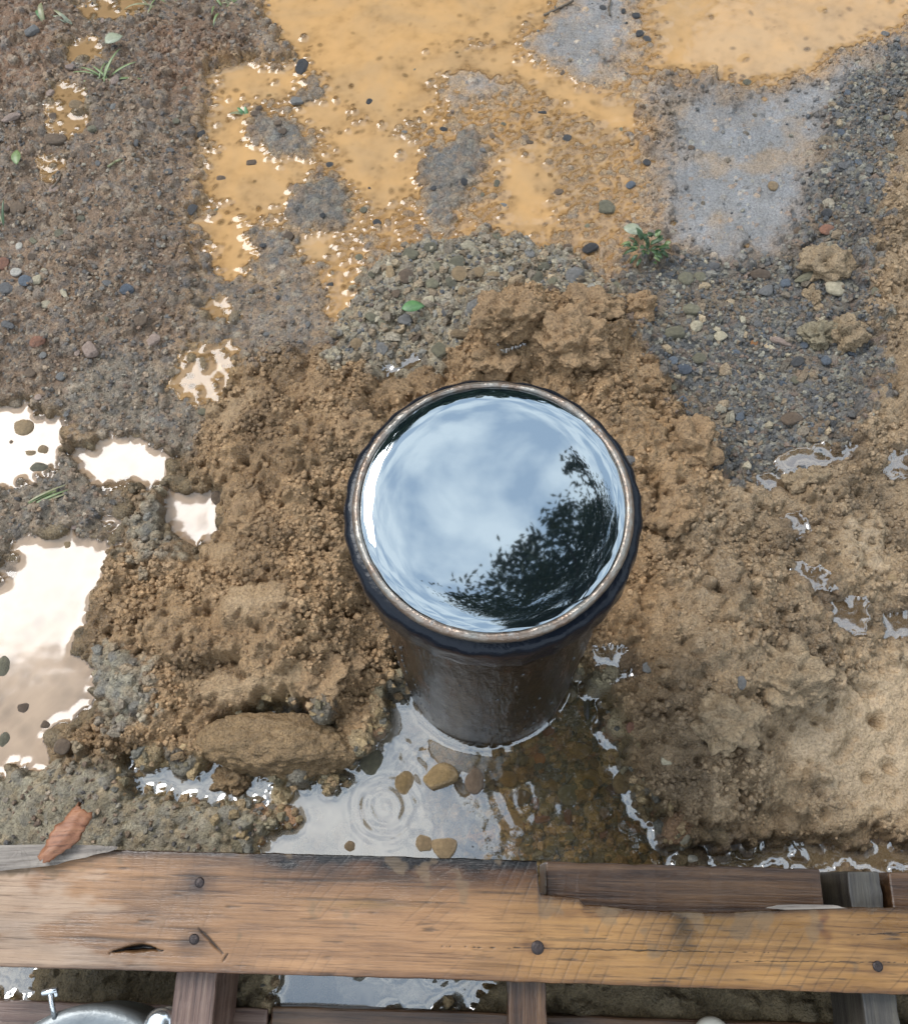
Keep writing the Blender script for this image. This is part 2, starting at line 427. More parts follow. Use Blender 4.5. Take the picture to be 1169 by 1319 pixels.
POOLCOL = {'orange': (0.44, 0.265, 0.125), 'tanpool': (0.36, 0.235, 0.115), 'left': (0.26, 0.18, 0.10), 'front': (0.27, 0.2, 0.10), 'strip': (0.30, 0.20, 0.11), 'small': (0.22, 0.15, 0.09)}
POOLW = np.zeros(GX.shape); OWNER = np.full(GX.shape, -1, np.int8); best = np.full(GX.shape, -0.05)
LOCAL = ('small', 'tanpool')
SMALLW = np.zeros(GX.shape)
for pi, (nm, polys) in enumerate(POOLS):
    dep = {'orange': -0.0055, 'tanpool': -0.012, 'left': -0.013, 'front': -0.020, 'strip': -0.007, 'small': -0.006}[nm]
    s = np.full(GX.shape, -0.1)
    for p in polys: s = np.maximum(s, poly_sd(pp(p, 0.0 if nm not in LOCAL else 0.012), {'small': 0.4, 'strip': 0.4, 'orange': 1.5, 'left': 1.2}.get(nm, 0.8)))
    bw = {'orange': 0.020, 'tanpool': 0.009, 'left': 0.009, 'front': 0.012, 'strip': 0.006, 'small': 0.006}[nm]
    w = sstep(-bw, bw, s)
    if nm not in LOCAL: E = E + (dep - E) * w
    C = C + (np.array(POOLCOL[nm]) - C) * sstep(-0.030 if nm == 'orange' else -0.012, 0.006, s)[..., None]
    ROUGH = ROUGH + (0.3 - ROUGH) * sstep(-0.02, 0.0, s)
    if nm not in LOCAL: POOLW = np.maximum(POOLW, w)
    else: SMALLW = np.maximum(SMALLW, w)
    CLASSES[nm] = w
    take = s > best
    OWNER[take] = pi; best = np.where(take, s, best)
for k in CLASSES:
    if k not in dict(POOLS): CLASSES[k] = CLASSES[k] * (1 - np.maximum(POOLW, 0.9 * SMALLW))

# mounds of spoil round the casing: photo position, guess of height there, radii, height
for u, v, z, rx, ry, hh, ang in [
        (285, 810, 0.04, 0.085, 0.07, 0.034, 0), (400, 795, 0.06, 0.08, 0.08, 0.045, 0), (385, 650, 0.04, 0.075, 0.08, 0.030, 0), (430, 600, 0.06, 0.08, 0.10, 0.04, 0),
        (450, 540, 0.05, 0.13, 0.05, 0.03, 0), (650, 430, 0.05, 0.055, 0.05, 0.045, 0), (740, 430, 0.05, 0.08, 0.06, 0.045, 0.4), (640, 390, 0.05, 0.03, 0.025, 0.022, 0), (820, 560, 0.06, 0.07, 0.12, 0.055, 0.5),
        (860, 740, 0.06, 0.08, 0.10, 0.045, 0.3), (930, 860, 0.05, 0.12, 0.09, 0.045, 0), (900, 960, 0.05, 0.06, 0.07, 0.035, 0), (1080, 720, 0.03, 0.12, 0.14, 0.02, 0), (1010, 780, 0.03, 0.06, 0.05, 0.018, 0),
        (140, 190, 0.03, 0.055, 0.15, 0.022, 0), (235, 45, 0.03, 0.06, 0.04, 0.004, 0), (20, 60, 0.02, 0.08, 0.12, 0.02, 0), (60, 380, 0.02, 0.12, 0.10, 0.014, 0),
        (1140, 300, 0.02, 0.06, 0.20, 0.022, 0), (1169, 560, 0.02, 0.10, 0.10, 0.018, 0), (600, 360, 0.02, 0.10, 0.04, 0.012, 0), (120, 1040, 0.02, 0.16, 0.05, 0.012, 0)]:
    p = at(u, v, z)
    dx, dy = wxn - p.x, wyn - p.y
    ca, sa = math.cos(ang), math.sin(ang)
    q = ((dx * ca + dy * sa) / rx) ** 2 + ((-dx * sa + dy * ca) / ry) ** 2
    E = E + hh * np.exp(-q * 1.1) * (1 - POOLW)

cl = CLASSES
rough_lump = 0.9 * cl['soil'] + 0.8 * cl['tan'] + 0.45 * cl['brown'] + 0.6 * cl['redbrown'] + 0.3 * cl['midgrey'] + 0.3 * cl['leftgrey'] + 0.4 * cl['olive'] + 0.4 * cl['bluegrey'] + 0.15 * cl['gravel'] + 0.4 * cl['greystones'] + 0.25 * cl['smoothtan'] + 0.25 * cl['slab'] + 0.15 * cl['islandgravel'] + 0.6 * cl['under']
H = E + rough_lump * (0.009 * fbm(wxn * 22, wyn * 22, 40, 3) + 0.0035 * fbm(wxn * 75, wyn * 75, 44, 3))
H += 0.0016 * (cl['soil'] + 0.9 * cl['tan'] + 0.6 * cl['redbrown'] + 0.4 * cl['slab'] + 0.4 * cl['under']) * (0.3 - np.abs(fbm(wxn * 130, wyn * 130, 48, 2)))
H += 0.0016 * fbm(GX * 60, GY * 60, 50, 3) * (cl['clay'] + cl['gravel'] + cl['islandgravel'] + cl['smoothtan'])
H += 0.0026 * fbm(GX * 45, GY * 45, 60, 4) * (cl['slurry'] + cl['midgrey'] + cl['leftgrey'])
H += (0.0026 * fbm(GX * 24, GY * 24, 66, 3) + 0.0016 * fbm(GX * 80, GY * 80, 68, 3)) * cl['orange']
H += 0.003 * fbm(GX * 30, GY * 30, 64, 3) * (0.2 * cl['orange'] + cl['left'] + cl['front'])

LEVEL = np.zeros(GX.shape)
for nm_, pth in [(k, q) for k in LOCAL for q in dict(POOLS)[k]]:
    s = poly_sd(pp(pth, 0.012), 0.5 if nm_ == 'small' else 0.9)
    if (s > 0).sum() < 20: continue
    lv = float(np.percentile(H[s > 0], 35)) - 0.001
    w = sstep(-0.004, 0.004, s)
    H = H + (lv - 0.003 - H) * w
    nearp = s > -0.008
    LEVEL[nearp] = lv
    OWNER[nearp] = [k for k, _q in POOLS].index(nm_)
# crevices between the slabs of the left heap and elsewhere
def crevice(px, z, depth, wd):
    global H
    pts = [at(u, v, z) for u, v in px]
    d2 = np.full(GX.shape, 9.0)
    for a, b in zip(pts[:-1], pts[1:]):
        ex, ey = b.x - a.x, b.y - a.y
        t = np.clip(((wxn - a.x) * ex + (wyn - a.y) * ey) / (ex * ex + ey * ey), 0, 1)
        d2 = np.minimum(d2, (wxn - a.x - t * ex) ** 2 + (wyn - a.y - t * ey) ** 2)
    H = H - depth * np.exp(-d2 / wd ** 2)
crevice([(285, 742), (330, 748), (375, 750), (398, 768)], 0.05, 0.013, 0.006)
crevice([(255, 852), (310, 856), (370, 850)], 0.05, 0.013, 0.006)
crevice([(400, 640), (440, 660)], 0.06, 0.014, 0.008)
crevice([(870, 720), (905, 745), (920, 770)], 0.06, 0.016, 0.007)
crevice([(640, 480), (650, 440), (690, 430)], 0.07, 0.016, 0.007)
crevice([(730, 470), (760, 430)], 0.07, 0.014, 0.006)
crevice([(830, 600), (850, 640)], 0.07, 0.014, 0.006)
crevice([(1085, 880), (1120, 900)], 0.03, 0.010, 0.006)
crevice([(940, 1030), (1010, 1050), (1080, 1075), (1169, 1085)], 0.02, 0.012, 0.006)

def splat(mask, n, ra, rb, sink=(0.1, 0.7), sq=(0.7, 1.0), pal=None, ca=0.0, power=2.5, on='H', jit=0.22, pit=False):
    """bumps (stones, crumbs) raised out of the sheet itself"""
    base = H.copy()
    cum = np.cumsum(mask.ravel() + 0.0)
    if cum[-1] <= 0: return
    idx = np.searchsorted(cum, rng.random(n) * cum[-1])
    jy, jx = np.divmod(idx, nx)
    rr = ra + (rb - ra) * rng.random(n) ** power
    order = np.argsort(-rr)
    U = rng.random((n, 8))
    for k in order:
        r = rr[k]; cx, cy = jx[k], jy[k]
        el = 0.75 + 0.5 * U[k, 0]; an = U[k, 1] * math.pi
        w = int(r / D * 1.35) + 1
        x0, x1, y0, y1 = max(cx - w, 0), min(cx + w + 1, nx), max(cy - w, 0), min(cy + w + 1, ny)
        if x1 - x0 < 2 or y1 - y0 < 2: continue
        X = (np.arange(x0, x1) - cx - U[k, 2] + .5) * D; Y = ((np.arange(y0, y1) - cy - U[k, 3] + .5) * D)[:, None]
        c_, s_ = math.cos(an), math.sin(an)
        q = ((X * c_ + Y * s_) / (r * el)) ** 2 + ((Y * c_ - X * s_) / (r / el)) ** 2
        s = sq[0] + (sq[1] - sq[0]) * U[k, 4]
        dome = r * s * np.sqrt(np.clip(1 - q, 0, None))
        sk = r * s * (sink[0] + (sink[1] - sink[0]) * U[k, 5])
        hb = base[cy, cx]
        sub = H[y0:y1, x0:x1]
        if pit:
            new = np.where(q < 1, sub - dome, sub)
            H[y0:y1, x0:x1] = new
            continue
        new = np.where(q < 1, hb + dome - sk, -9)
        up = new > sub
        H[y0:y1, x0:x1] = np.where(up, new, sub)
        if ca > 0:
            f = 0.75 + 0.5 * U[k, 6]
            if pal is None: cc = C[cy, cx] * f
            else: cc = np.array(pal[int(U[k, 7] * len(pal)) % len(pal)]) * f
            blk = C[y0:y1, x0:x1]
            blk[up] += (cc - blk[up]) * ca
GREYS = [(0.16, 0.152, 0.143), (0.2, 0.182, 0.158), (0.10, 0.098, 0.096), (0.26, 0.235, 0.185), (0.15, 0.148, 0.14), (0.21, 0.17, 0.13), (0.135, 0.14, 0.148), (0.33, 0.3, 0.235), (0.16, 0.15, 0.14), (0.23, 0.165, 0.125)]
OLIVE = [(0.40, 0.335, 0.23), (0.32, 0.275, 0.2), (0.44, 0.375, 0.265), (0.27, 0.245, 0.205), (0.45, 0.34, 0.215), (0.36, 0.3, 0.22)]
BROWNS = [(0.32, 0.215, 0.135), (0.25, 0.175, 0.12), (0.38, 0.275, 0.185), (0.29, 0.205, 0.135), (0.2, 0.175, 0.148), (0.42, 0.33, 0.24), (0.16, 0.14, 0.122), (0.26, 0.175, 0.12), (0.32, 0.26, 0.2), (0.14, 0.125, 0.115)]
heap = cl['soil'] + 0.0
v1, v2, v3 = (sstep(-0.25, 0.45, fbm(GX * 11, GY * 11, 300 + 7 * k, 3)) for k in range(3))
splat(heap + 0.8 * cl['tan'], 900, 0.009, 0.026, (0.35, 0.85), (0.5, 0.95), None, 0.4, 2.2)
splat((heap + 0.8 * cl['tan']) * v1, 1300, 0.006, 0.015, (0.1, 0.8), (0.7, 1.0), None, 0.35, 2.0)
splat((heap + 0.9 * cl['tan'] + 0.25 * cl['redbrown']) * (0.06 + v2), 8500, 0.0030, 0.0085, (-0.2, 0.7), (0.75, 1.0), None, 0.4, 2.0)
splat((heap + 0.9 * cl['tan']) * (0.03 + v1 * v2), 4500, 0.0030, 0.0065, (-0.2, 0.7), (0.75, 1.0), None, 0.4, 2.0)
splat((heap + 0.8 * cl['tan'] + 0.8 * cl['redbrown'] + 0.05 * cl['slab']) * (0.12 + v3), 13000, 0.0020, 0.0038, (-0.3, 0.5), (0.8, 1.1), None, 0.35, 1.6)
splat(heap + 0.6 * cl['tan'] + 0.3 * cl['redbrown'], 5500, 0.0019, 0.0055, (0, 0), (1.1, 2.3), pit=True, power=3.0)
def irregular(amp, f, seed):
    """break the round outlines of the lumps: resample the relief along a turbulent shift"""
    global H, C
    dx = amp * fbm(GX * f, GY * f, seed, 3) / D; dy = amp * fbm(GX * f, GY * f, seed + 11, 3) / D
    JJ, II = np.mgrid[0:ny, 0:nx]
    fi = np.clip(II + dx, 0, nx - 1.001); fj = np.clip(JJ + dy, 0, ny - 1.001)
    i0, j0 = fi.astype(int), fj.astype(int); a_, b_ = fi - i0, fj - j0
    H = (H[j0, i0] * (1 - a_) + H[j0, i0 + 1] * a_) * (1 - b_) + (H[j0 + 1, i0] * (1 - a_) + H[j0 + 1, i0 + 1] * a_) * b_
    C = C[j0, i0]
sa_ = cl['soil'] + 0.9 * cl['tan'] + 0.7 * cl['redbrown'] + 0.5 * cl['slab']
irregular(0.0026 * sa_, 120, 400)
H += sa_ * (0.0016 * (0.35 - np.abs(fbm(GX * 95, GY * 95, 430, 3))))
splat(cl['brown'] + 0.6 * cl['redbrown'] + 0.8 * cl['leftgrey'], 5200, 0.0025, 0.0085, (-0.1, 0.7), (0.6, 0.95), BROWNS, 0.6, 2.6)
splat(cl['brown'] + cl['redbrown'] + cl['leftgrey'], 9000, 0.0018, 0.0038, (-0.1, 0.6), (0.7, 1.0), BROWNS, 0.55, 1.6)
splat(cl['olive'] + cl['bluegrey'], 3000, 0.0025, 0.0070, (0.0, 0.7), (0.6, 0.95), OLIVE, 0.6, 2.2)
splat(cl['midgrey'] + cl['islandgravel'], 4200, 0.002, 0.0062, (0.1, 0.8), (0.6, 0.95), BROWNS + GREYS, 0.5, 2.4)
splat(cl['gravel'], 9500, 0.0018, 0.0070, (0.0, 0.7), (0.6, 0.95), GREYS, 0.8, 2.8)
splat(cl['greystones'], 2600, 0.0035, 0.0090, (0.0, 0.6), (0.65, 0.95), OLIVE, 0.7, 1.8)
splat(cl['greystones'], 2500, 0.002, 0.0040, (-0.2, 0.5), (0.65, 0.95), OLIVE, 0.7, 1.8)
splat(cl['slurry'], 4200, 0.0018, 0.0060, (-0.1, 0.5), (0.6, 1.0), BROWNS + [(0.40, 0.265, 0.145)] * 4, 0.75, 2.4, on='H')
splat(cl['under'], 1200, 0.004, 0.016, (0.1, 0.7), (0.5, 0.8), None, 0.5, 2.0)
splat(cl['under'], 2500, 0.002, 0.005, (0.1, 0.7), (0.6, 0.9), None, 0.5, 2.0)
splat(cl['clay'], 900, 0.0015, 0.0048, (0.2, 0.8), (0.5, 0.9), GREYS + BROWNS, 0.7, 3.0)
splat(cl['front'], 1300, 0.004, 0.015, (0.0, 0.7), (0.5, 0.9), [(0.44, 0.33, 0.19), (0.33, 0.28, 0.18), (0.5, 0.36, 0.21), (0.24, 0.22, 0.18), (0.55, 0.42, 0.25), (0.44, 0.25, 0.14), (0.18, 0.16, 0.13)], 0.8, 1.6)
splat(cl['left'] + 0.4 * cl['strip'] + 0.5 * cl['tanpool'], 760, 0.004, 0.011, (0.1, 0.6), (0.7, 1.0), [(0.2, 0.15, 0.09), (0.22, 0.16, 0.09)], 0.7, 1.8)
splat(cl['orange'] + 0.0, 420, 0.002, 0.007, (0.1, 0.6), (0.7, 1.2), BROWNS, 0.7, 2.2)
splat(cl['smoothtan'], 350, 0.002, 0.007, (0, 0), (0.3, 0.9), pit=True, power=3)
splat(cl['strip'], 900, 0.002, 0.0055, (0.1, 0.5), (0.6, 1.0), [(0.26, 0.18, 0.1), (0.3, 0.2, 0.12)], 0.6, 1.8)
low = sstep(0.0055, -0.0005, H) * (cl['slurry'] + 0.8 * cl['midgrey'] + 0.35 * cl['islandgravel'] + 0.3 * cl['clay'] * (GY > at(900, 170).y))
C += (np.array((0.42, 0.27, 0.14)) - C) * (0.85 * low)[..., None]
# broad colour drift
drift = fbm(GX * 9, GY * 9, 70, 3)
C *= (1 + 0.16 * drift)[..., None]
d2_ = fbm(GX * 26, GY * 26, 75, 3)
wetp = sstep(0.0, 0.6, fbm(GX * 13, GY * 13, 85, 4)) * (cl['soil'] + cl['tan'] + cl['brown'])
C *= 1 - 0.30 * wetp[..., None]
ROUGH -= 0.10 * wetp
C += (np.array((0.30, 0.20, 0.11)) - C) * (0.55 * sstep(0.1, 0.7, fbm(GX * 14, GY * 14, 78, 4)) * (cl['clay'] + 0.9 * cl['gravel'] + 0.6 * cl['greystones']))[..., None]
C *= (1 + 0.12 * d2_[..., None] * np.array([0.8, 1.0, 1.3]))
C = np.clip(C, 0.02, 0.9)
inside_pipe = (GX - at(634.0, 647.5, 0.414).x) ** 2 + (GY - at(634.0, 647.5, 0.414).y) ** 2 < 0.083 ** 2

def hz(x, y):
    i = min(max(int(round((x - X0) / D)), 0), nx - 1); j = min(max(int(round((y - Y0) / D)), 0), ny - 1)
    return float(H[j, i])
def hzs(x, y, r=0.006):
    i = min(max(int(round((x - X0) / D)), 4), nx - 5); j = min(max(int(round((y - Y0) / D)), 4), ny - 5)
    k = max(1, min(4, int(r / D)))
    return float(H[j - k:j + k + 1, i - k:i + k + 1].mean())
def ground_at(u, v):
    z = 0.02
    for _ in range(10):
        p = at(u, v, z)
        z = 0.5 * z + 0.5 * hzs(p.x, p.y)
    return at(u, v, z)

# ground sheet: dense in the middle, growing cells out to the horizon
def grow(a, step, n, f):
    out = []
    for _ in range(n):
        step *= f; a += step; out.append(a)
    return np.array(out)
gl_ = grow(0, D, 36, 1.29)
xs = np.concatenate([X0 - gl_[::-1], gx, X1 + gl_]); ys = np.concatenate([Y0 - gl_[::-1], gy, Y1 + gl_])
pad = len(gl_)
FX, FY = np.meshgrid(xs, ys)
def padded(a):
    return np.pad(a, [(pad, pad), (pad, pad)] + [(0, 0)] * (a.ndim - 2), mode='edge')
far = np.maximum(np.maximum(X0 - FX, FX - X1), np.maximum(Y0 - FY, FY - Y1)).clip(0)
FH = padded(H); Hb = 0.02 + 0.012 * fbm(FX * 6, FY * 6, 90, 3) + np.clip(far, 0, 30) * 0.004 * fbm(FX * .2, FY * .2, 95, 3)
fb = np.exp(-far / 0.03)
FH = Hb + (FH - Hb) * fb
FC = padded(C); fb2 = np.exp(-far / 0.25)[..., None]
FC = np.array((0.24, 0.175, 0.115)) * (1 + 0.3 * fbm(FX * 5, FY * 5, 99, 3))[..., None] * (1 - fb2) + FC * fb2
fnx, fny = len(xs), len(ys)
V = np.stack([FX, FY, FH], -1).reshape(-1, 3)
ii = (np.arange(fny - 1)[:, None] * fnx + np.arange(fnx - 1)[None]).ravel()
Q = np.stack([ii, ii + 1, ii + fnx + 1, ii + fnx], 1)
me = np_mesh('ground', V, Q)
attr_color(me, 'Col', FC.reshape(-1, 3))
attr_float(me, 'rough', padded(ROUGH).ravel())
attr_float(me, 'grit', padded(GRIT).ravel())
gmat = ground_mat()
ground = link('ground', me, None, gmat)
setp(ground, 'muddy building site ground of crumbly brown soil, grey clay and gravel', kind='structure')

# ------------------------------------------------------------------ water sheets with a meniscus along every shore and stone
wet = (H < LEVEL) & ~inside_pipe
rad = 6
dist = np.full(H.shape, (rad + 1.0))
dry = ~wet
for dj in range(-rad, rad + 1):
    for di in range(-rad, rad + 1):
        dd = math.hypot(di, dj)
        if dd > rad or dd == 0: continue
        sh = np.zeros_like(dry)
        sh[max(dj, 0):ny + min(dj, 0), max(di, 0):nx + min(di, 0)] = dry[max(-dj, 0):ny + min(-dj, 0), max(-di, 0):nx + min(-di, 0)]
        dist = np.where(sh & (dist > dd), dd, dist)
dist = np.where(wet, dist * D, 0)
WZ = (0.0026 - 0.0011 * cl['slurry'] - 0.0012 * SMALLW) * np.exp(-dist / 0.0034)
# rings of a drop and the disturbed water beside the casing
def rings(u, v, r0_, r1_, lam, amp):
    global WZ
    p = at(u, v, 0)
    r = np.hypot(GX - p.x, GY - p.y)
    WZ = WZ + amp * (0.55 + 0.9 * perlin(GX * 45, GY * 45, 123)) * np.sin(2 * np.pi * (r + 0.0015 * perlin(GX * 60, GY * 60, 125)) / lam) * np.exp(-((r - 0.5 * (r0_ + r1_)) / (0.5 * (r1_ - r0_))) ** 2)
rings(495, 1040, 0.006, 0.036, 0.0115, 0.00034)
rings(715, 1010, 0.03, 0.075, 0.016, 0.0001)
pc = at(634.0, 647.5, 0.414)
rp = np.hypot(GX - pc.x, GY - pc.y)
WZ += LEVEL
WZ += 0.00055 * fbm(GX * 60, GY * 60, 110, 2) * sstep(-0.2, 0.5, perlin(GX * 25, GY * 25, 118)) * np.exp(-((rp - 0.09) / 0.07) ** 2) * (GX > pc.x - 0.12)
WZ += 0.00008 * fbm(GX * 40, GY * 40, 120, 2)
WZ += 0.0012 * np.exp(-np.clip(rp - 0.084, 0, 1) / 0.003)
wetx = wet.copy()
for _ in range(2):
    w2 = wetx.copy()
    w2[1:] |= wetx[:-1]; w2[:-1] |= wetx[1:]; w2[:, 1:] |= wetx[:, :-1]; w2[:, :-1] |= wetx[:, 1:]
    wetx = w2
wetx &= rp > 0.078
MATW = {
    'orange': water_mat('orange_silt_water', (0.48, 0.278, 0.118), 420, 1.5, rough=0.05, silt2=(0.41, 0.255, 0.125)),
    'tanpool': water_mat('tan_silt_water', (0.44, 0.27, 0.13), 300, 1.45, rough=0.05, bumpd=0.00006),
    'left': water_mat('pale_tan_water', (0.37, 0.255, 0.165), 200, 1.6, rough=0.10, bumpd=0.00004),
    'front': water_mat('clear_brown_water', (0.34, 0.285, 0.22), 9, 2.6, tint=(0.95, 0.87, 0.70), bumpd=0.0001),
    'strip': water_mat('shallow_tan_water', (0.36, 0.25, 0.14), 120, 2.8),
    'small': water_mat('bright_puddle_water', (0.30, 0.21, 0.13), 120, 2.6, rough=0.04),
}
WLAB = {'orange': 'wide opaque orange silt puddle spreading through the mud behind the pipe',
        'tanpool': 'small tan puddle between the brown soil and the spoil heap',
        'left': 'pale puddles at the left edge mirroring white sky',
        'front': 'shallow clear brown puddle round the foot of the pipe, beside the pallet',
        'strip': 'narrow shallow puddle along the back of the pallet under the tan bank',
        'small': 'small bright puddles trapped between clods'}
lid = np.full(ny * nx, -1, np.int64)
for pi, (nm, _p) in enumerate(POOLS):
    msk = wetx & (OWNER == pi)
    # unowned wet spots in the slurry belong to the orange water
    if nm == 'orange': msk |= wetx & (OWNER < 0) & (GY > 0.55)
    if nm == 'small': msk |= wetx & (OWNER < 0) & (GY <= 0.55)
    q = msk[:-1, :-1] & msk[1:, :-1] & msk[:-1, 1:] & msk[1:, 1:]
    jj, kk = np.nonzero(q)
    if len(jj) == 0: continue
    i0 = jj * nx + kk
    quads = np.stack([i0, i0 + 1, i0 + nx + 1, i0 + nx], 1)
    used, inv = np.unique(quads, return_inverse=True)
    vv = np.stack([GX.ravel()[used], GY.ravel()[used], WZ.ravel()[used]], 1)
    me = np_mesh('puddle', vv, inv.reshape(-1, 4))
    dp = np.clip(WZ.ravel()[used] - H.ravel()[used], 0, 1)
    if nm == 'front':                                            # silty at the still end, partly painting its sky reflection; clear by the pipe
        dp = dp * (0.5 + 7 * sstep(at(640, 1040).x, at(480, 1040).x, vv[:, 0] + 0.02 * fbm(vv[:, 0] * 30, vv[:, 1] * 30, 140, 2)))
    attr_float(me, 'depth', dp)
    o = link('puddle', me, None, MATW[nm])
    setp(o, WLAB[nm], kind='structure')

# ------------------------------------------------------------------ loose crumbs on the heaps (uncountable)
def ico():
    t = (1 + 5 ** .5) / 2
    v = np.array([(-1, t, 0), (1, t, 0), (-1, -t, 0), (1, -t, 0), (0, -1, t), (0, 1, t), (0, -1, -t), (0, 1, -t), (t, 0, -1), (t, 0, 1), (-t, 0, -1), (-t, 0, 1)], float)
    v /= np.linalg.norm(v[0])
    f = np.array([(0, 11, 5), (0, 5, 1), (0, 1, 7), (0, 7, 10), (0, 10, 11), (1, 5, 9), (5, 11, 4), (11, 10, 2), (10, 7, 6), (7, 1, 8), (3, 9, 4), (3, 4, 2), (3, 2, 6), (3, 6, 8), (3, 8, 9), (4, 9, 5), (2, 4, 11), (6, 2, 10), (8, 6, 7), (9, 8, 1)])
    return v, f
IV, IF = ico()
def crumbs(name, mask, n, ra, rb, label, pal=None, power=2.0, lift=(0.0, 0.6), mat=gmat, smooth=True, rough=0.55):
    cum = np.cumsum(mask.ravel())
    idx = np.searchsorted(cum, rng.random(n) * cum[-1])
    jy, jx = np.divmod(idx, nx)
    r = ra + (rb - ra) * rng.random(n) ** power
    jit = 1 + 0.28 * rng.standard_normal((n, 12, 1)).clip(-1.3, 1.3)
    sc = 0.75 + 0.5 * rng.random((n, 1, 3)); sc[:, :, 2] *= 0.85
    v = IV[None] * jit * r[:, None, None] * sc
    a = rng.random(n) * 2 * np.pi
    ca, sa = np.cos(a)[:, None], np.sin(a)[:, None]
    x = v[..., 0] * ca - v[..., 1] * sa; y = v[..., 0] * sa + v[..., 1] * ca
    px = gx[jx] + (rng.random(n) - .5) * D; py = gy[jy] + (rng.random(n) - .5) * D
    pz = H[jy, jx] + r * (lift[0] + (lift[1] - lift[0]) * rng.random(n))
    P = np.stack([x + px[:, None], y + py[:, None], v[..., 2] + pz[:, None]], -1).reshape(-1, 3)
    F = (IF[None] + 12 * np.arange(n)[:, None, None]).reshape(-1, 3)
    me = np_mesh(name, P, F, smooth)
    base = C[jy, jx] if pal is None else np.array(pal)[rng.integers(0, len(pal), n)]
    cc = base * (0.75 + 0.5 * rng.random((n, 1)))
    attr_color(me, 'Col', np.repeat(cc, 12, 0))
    attr_float(me, 'rough', np.full(12 * n, rough)); attr_float(me, 'grit', np.full(12 * n, 0.8))
    o = link(name, me, None, mat)
    return setp(o, label, kind='stuff')
crumbs('soil_crumbs', (heap + 0.7 * cl['tan'] + 0.4 * cl['redbrown']) * (0.1 + v3), 28000, 0.0013, 0.0038, 'loose crumbs of wet soil covering the spoil heaps', lift=(-0.2, 0.5))
crumbs('fine_gravel', cl['gravel'] + 0.3 * cl['greystones'] + 0.02 * cl['clay'], 6500, 0.0012, 0.0034, 'fine dark gravel strewn over the grey patch', GREYS + [(0.24, 0.18, 0.12), (0.2, 0.16, 0.115)], lift=(-0.2, 0.4), smooth=False, rough=0.4)
crumbs('rubble', cl['greystones'] + 0.15 * cl['bluegrey'] + 0.10 * cl['gravel'], 950, 0.0022, 0.0070, 'grey-brown rubble heaped behind the pipe', OLIVE + [(0.25, 0.2, 0.145), (0.32, 0.235, 0.15)] * 3, lift=(-0.5, 0.35), smooth=False, rough=0.45)
crumbs('fine_grit', cl['brown'] + cl['leftgrey'] + 0.6 * cl['olive'] + 0.5 * cl['midgrey'], 7000, 0.0012, 0.0034, 'fine grit in the brown soil', BROWNS + [(0.3, 0.26, 0.2)], lift=(-0.3, 0.4), smooth=False, rough=0.45)
crumbs('puddle_bed_gravel', cl['front'], 2600, 0.002, 0.0065, 'gravel on the bed of the clear puddle', [(0.33, 0.235, 0.12), (0.25, 0.205, 0.125), (0.38, 0.255, 0.14), (0.2, 0.185, 0.15), (0.42, 0.3, 0.16)], lift=(-0.2, 0.3), smooth=False, rough=0.4)
#PART2
# ------------------------------------------------------------------ steel casing pipe, its black collar and the water brimming in it
PH_ = 0.414
PCX, PCY = pc.x, pc.y
def lathe(prof, seg=160, closed=False, jitter=None):
    bm = bmesh.new()
    ringsv = []
    for k, (r, z) in enumerate(prof):
        ring = []
        for i in range(seg):
            a = 2 * math.pi * i / seg
            rr, zz = (r, z) if jitter is None else jitter(r, z, a, k)
            ring.append(bm.verts.new((rr * math.cos(a), rr * math.sin(a), zz)))
        ringsv.append(ring)
    n = len(ringsv)
    for k in range(n if closed else n - 1):
        A, B = ringsv[k], ringsv[(k + 1) % n]
        for i in range(seg):
            bm.faces.new((A[i], A[(i + 1) % seg], B[(i + 1) % seg], B[i]))
    bmesh.ops.recalc_face_normals(bm, faces=bm.faces)
    return bm
def wet_steel():
    m, nt, b = newmat('wet_dark_steel')
    tcn = N(nt, 'ShaderNodeTexCoord')
    mp = N(nt, 'ShaderNodeMapping'); mp.inputs['Scale'].default_value = (60, 60, 5)
    nt.links.new(tcn.outputs['Object'], mp.inputs['Vector'])
    n1 = noise(nt, 1.0, 6, 0.7, mp.outputs[0])
    r = ramp(nt, n1.outputs['Fac'], [(0.3, (0.004, 0.0035, 0.003)), (0.5, (0.014, 0.011, 0.009)), (0.66, (0.06, 0.04, 0.027))])
    n4 = noise(nt, 26, 5, 0.7, tcn.outputs['Object'])
    r4 = ramp(nt, n4.outputs['Fac'], [(0.42, (0.55, 0.55, 0.58)), (0.66, (1.5, 1.15, 0.95))])
    nt.links.new(mul(nt, r.outputs[0], r4.outputs[0]), b.inputs['Base Color'])
    b.inputs['Metallic'].default_value = 0.0; b.inputs['Specular IOR Level'].default_value = 0.14
    rr = ramp(nt, n1.outputs['Fac'], [(0.3, (0.10,) * 3), (0.7, (0.34,) * 3)])
    nt.links.new(rr.outputs[0], b.inputs['Roughness'])
    mp2 = N(nt, 'ShaderNodeMapping'); mp2.inputs['Scale'].default_value = (90, 90, 22)
    nt.links.new(tcn.outputs['Object'], mp2.inputs['Vector'])
    n2 = noise(nt, 1.0, 5, 0.6, mp2.outputs[0])
    bp = bump(nt, n2.outputs['Fac'], 1.0, 0.0030)
    n3 = noise(nt, 210, 3, 0.6, tcn.outputs['Object'])
    bp2 = bump(nt, n3.outputs['Fac'], 0.5, 0.0009, bp.outputs[0])
    nt.links.new(bp2.outputs[0], b.inputs['Normal'])
    b.inputs['Coat Weight'].default_value = 0.0; b.inputs['Coat Roughness'].default_value = 0.08
    nt.links.new(bp.outputs[0], b.inputs['Coat Normal'])
    return m
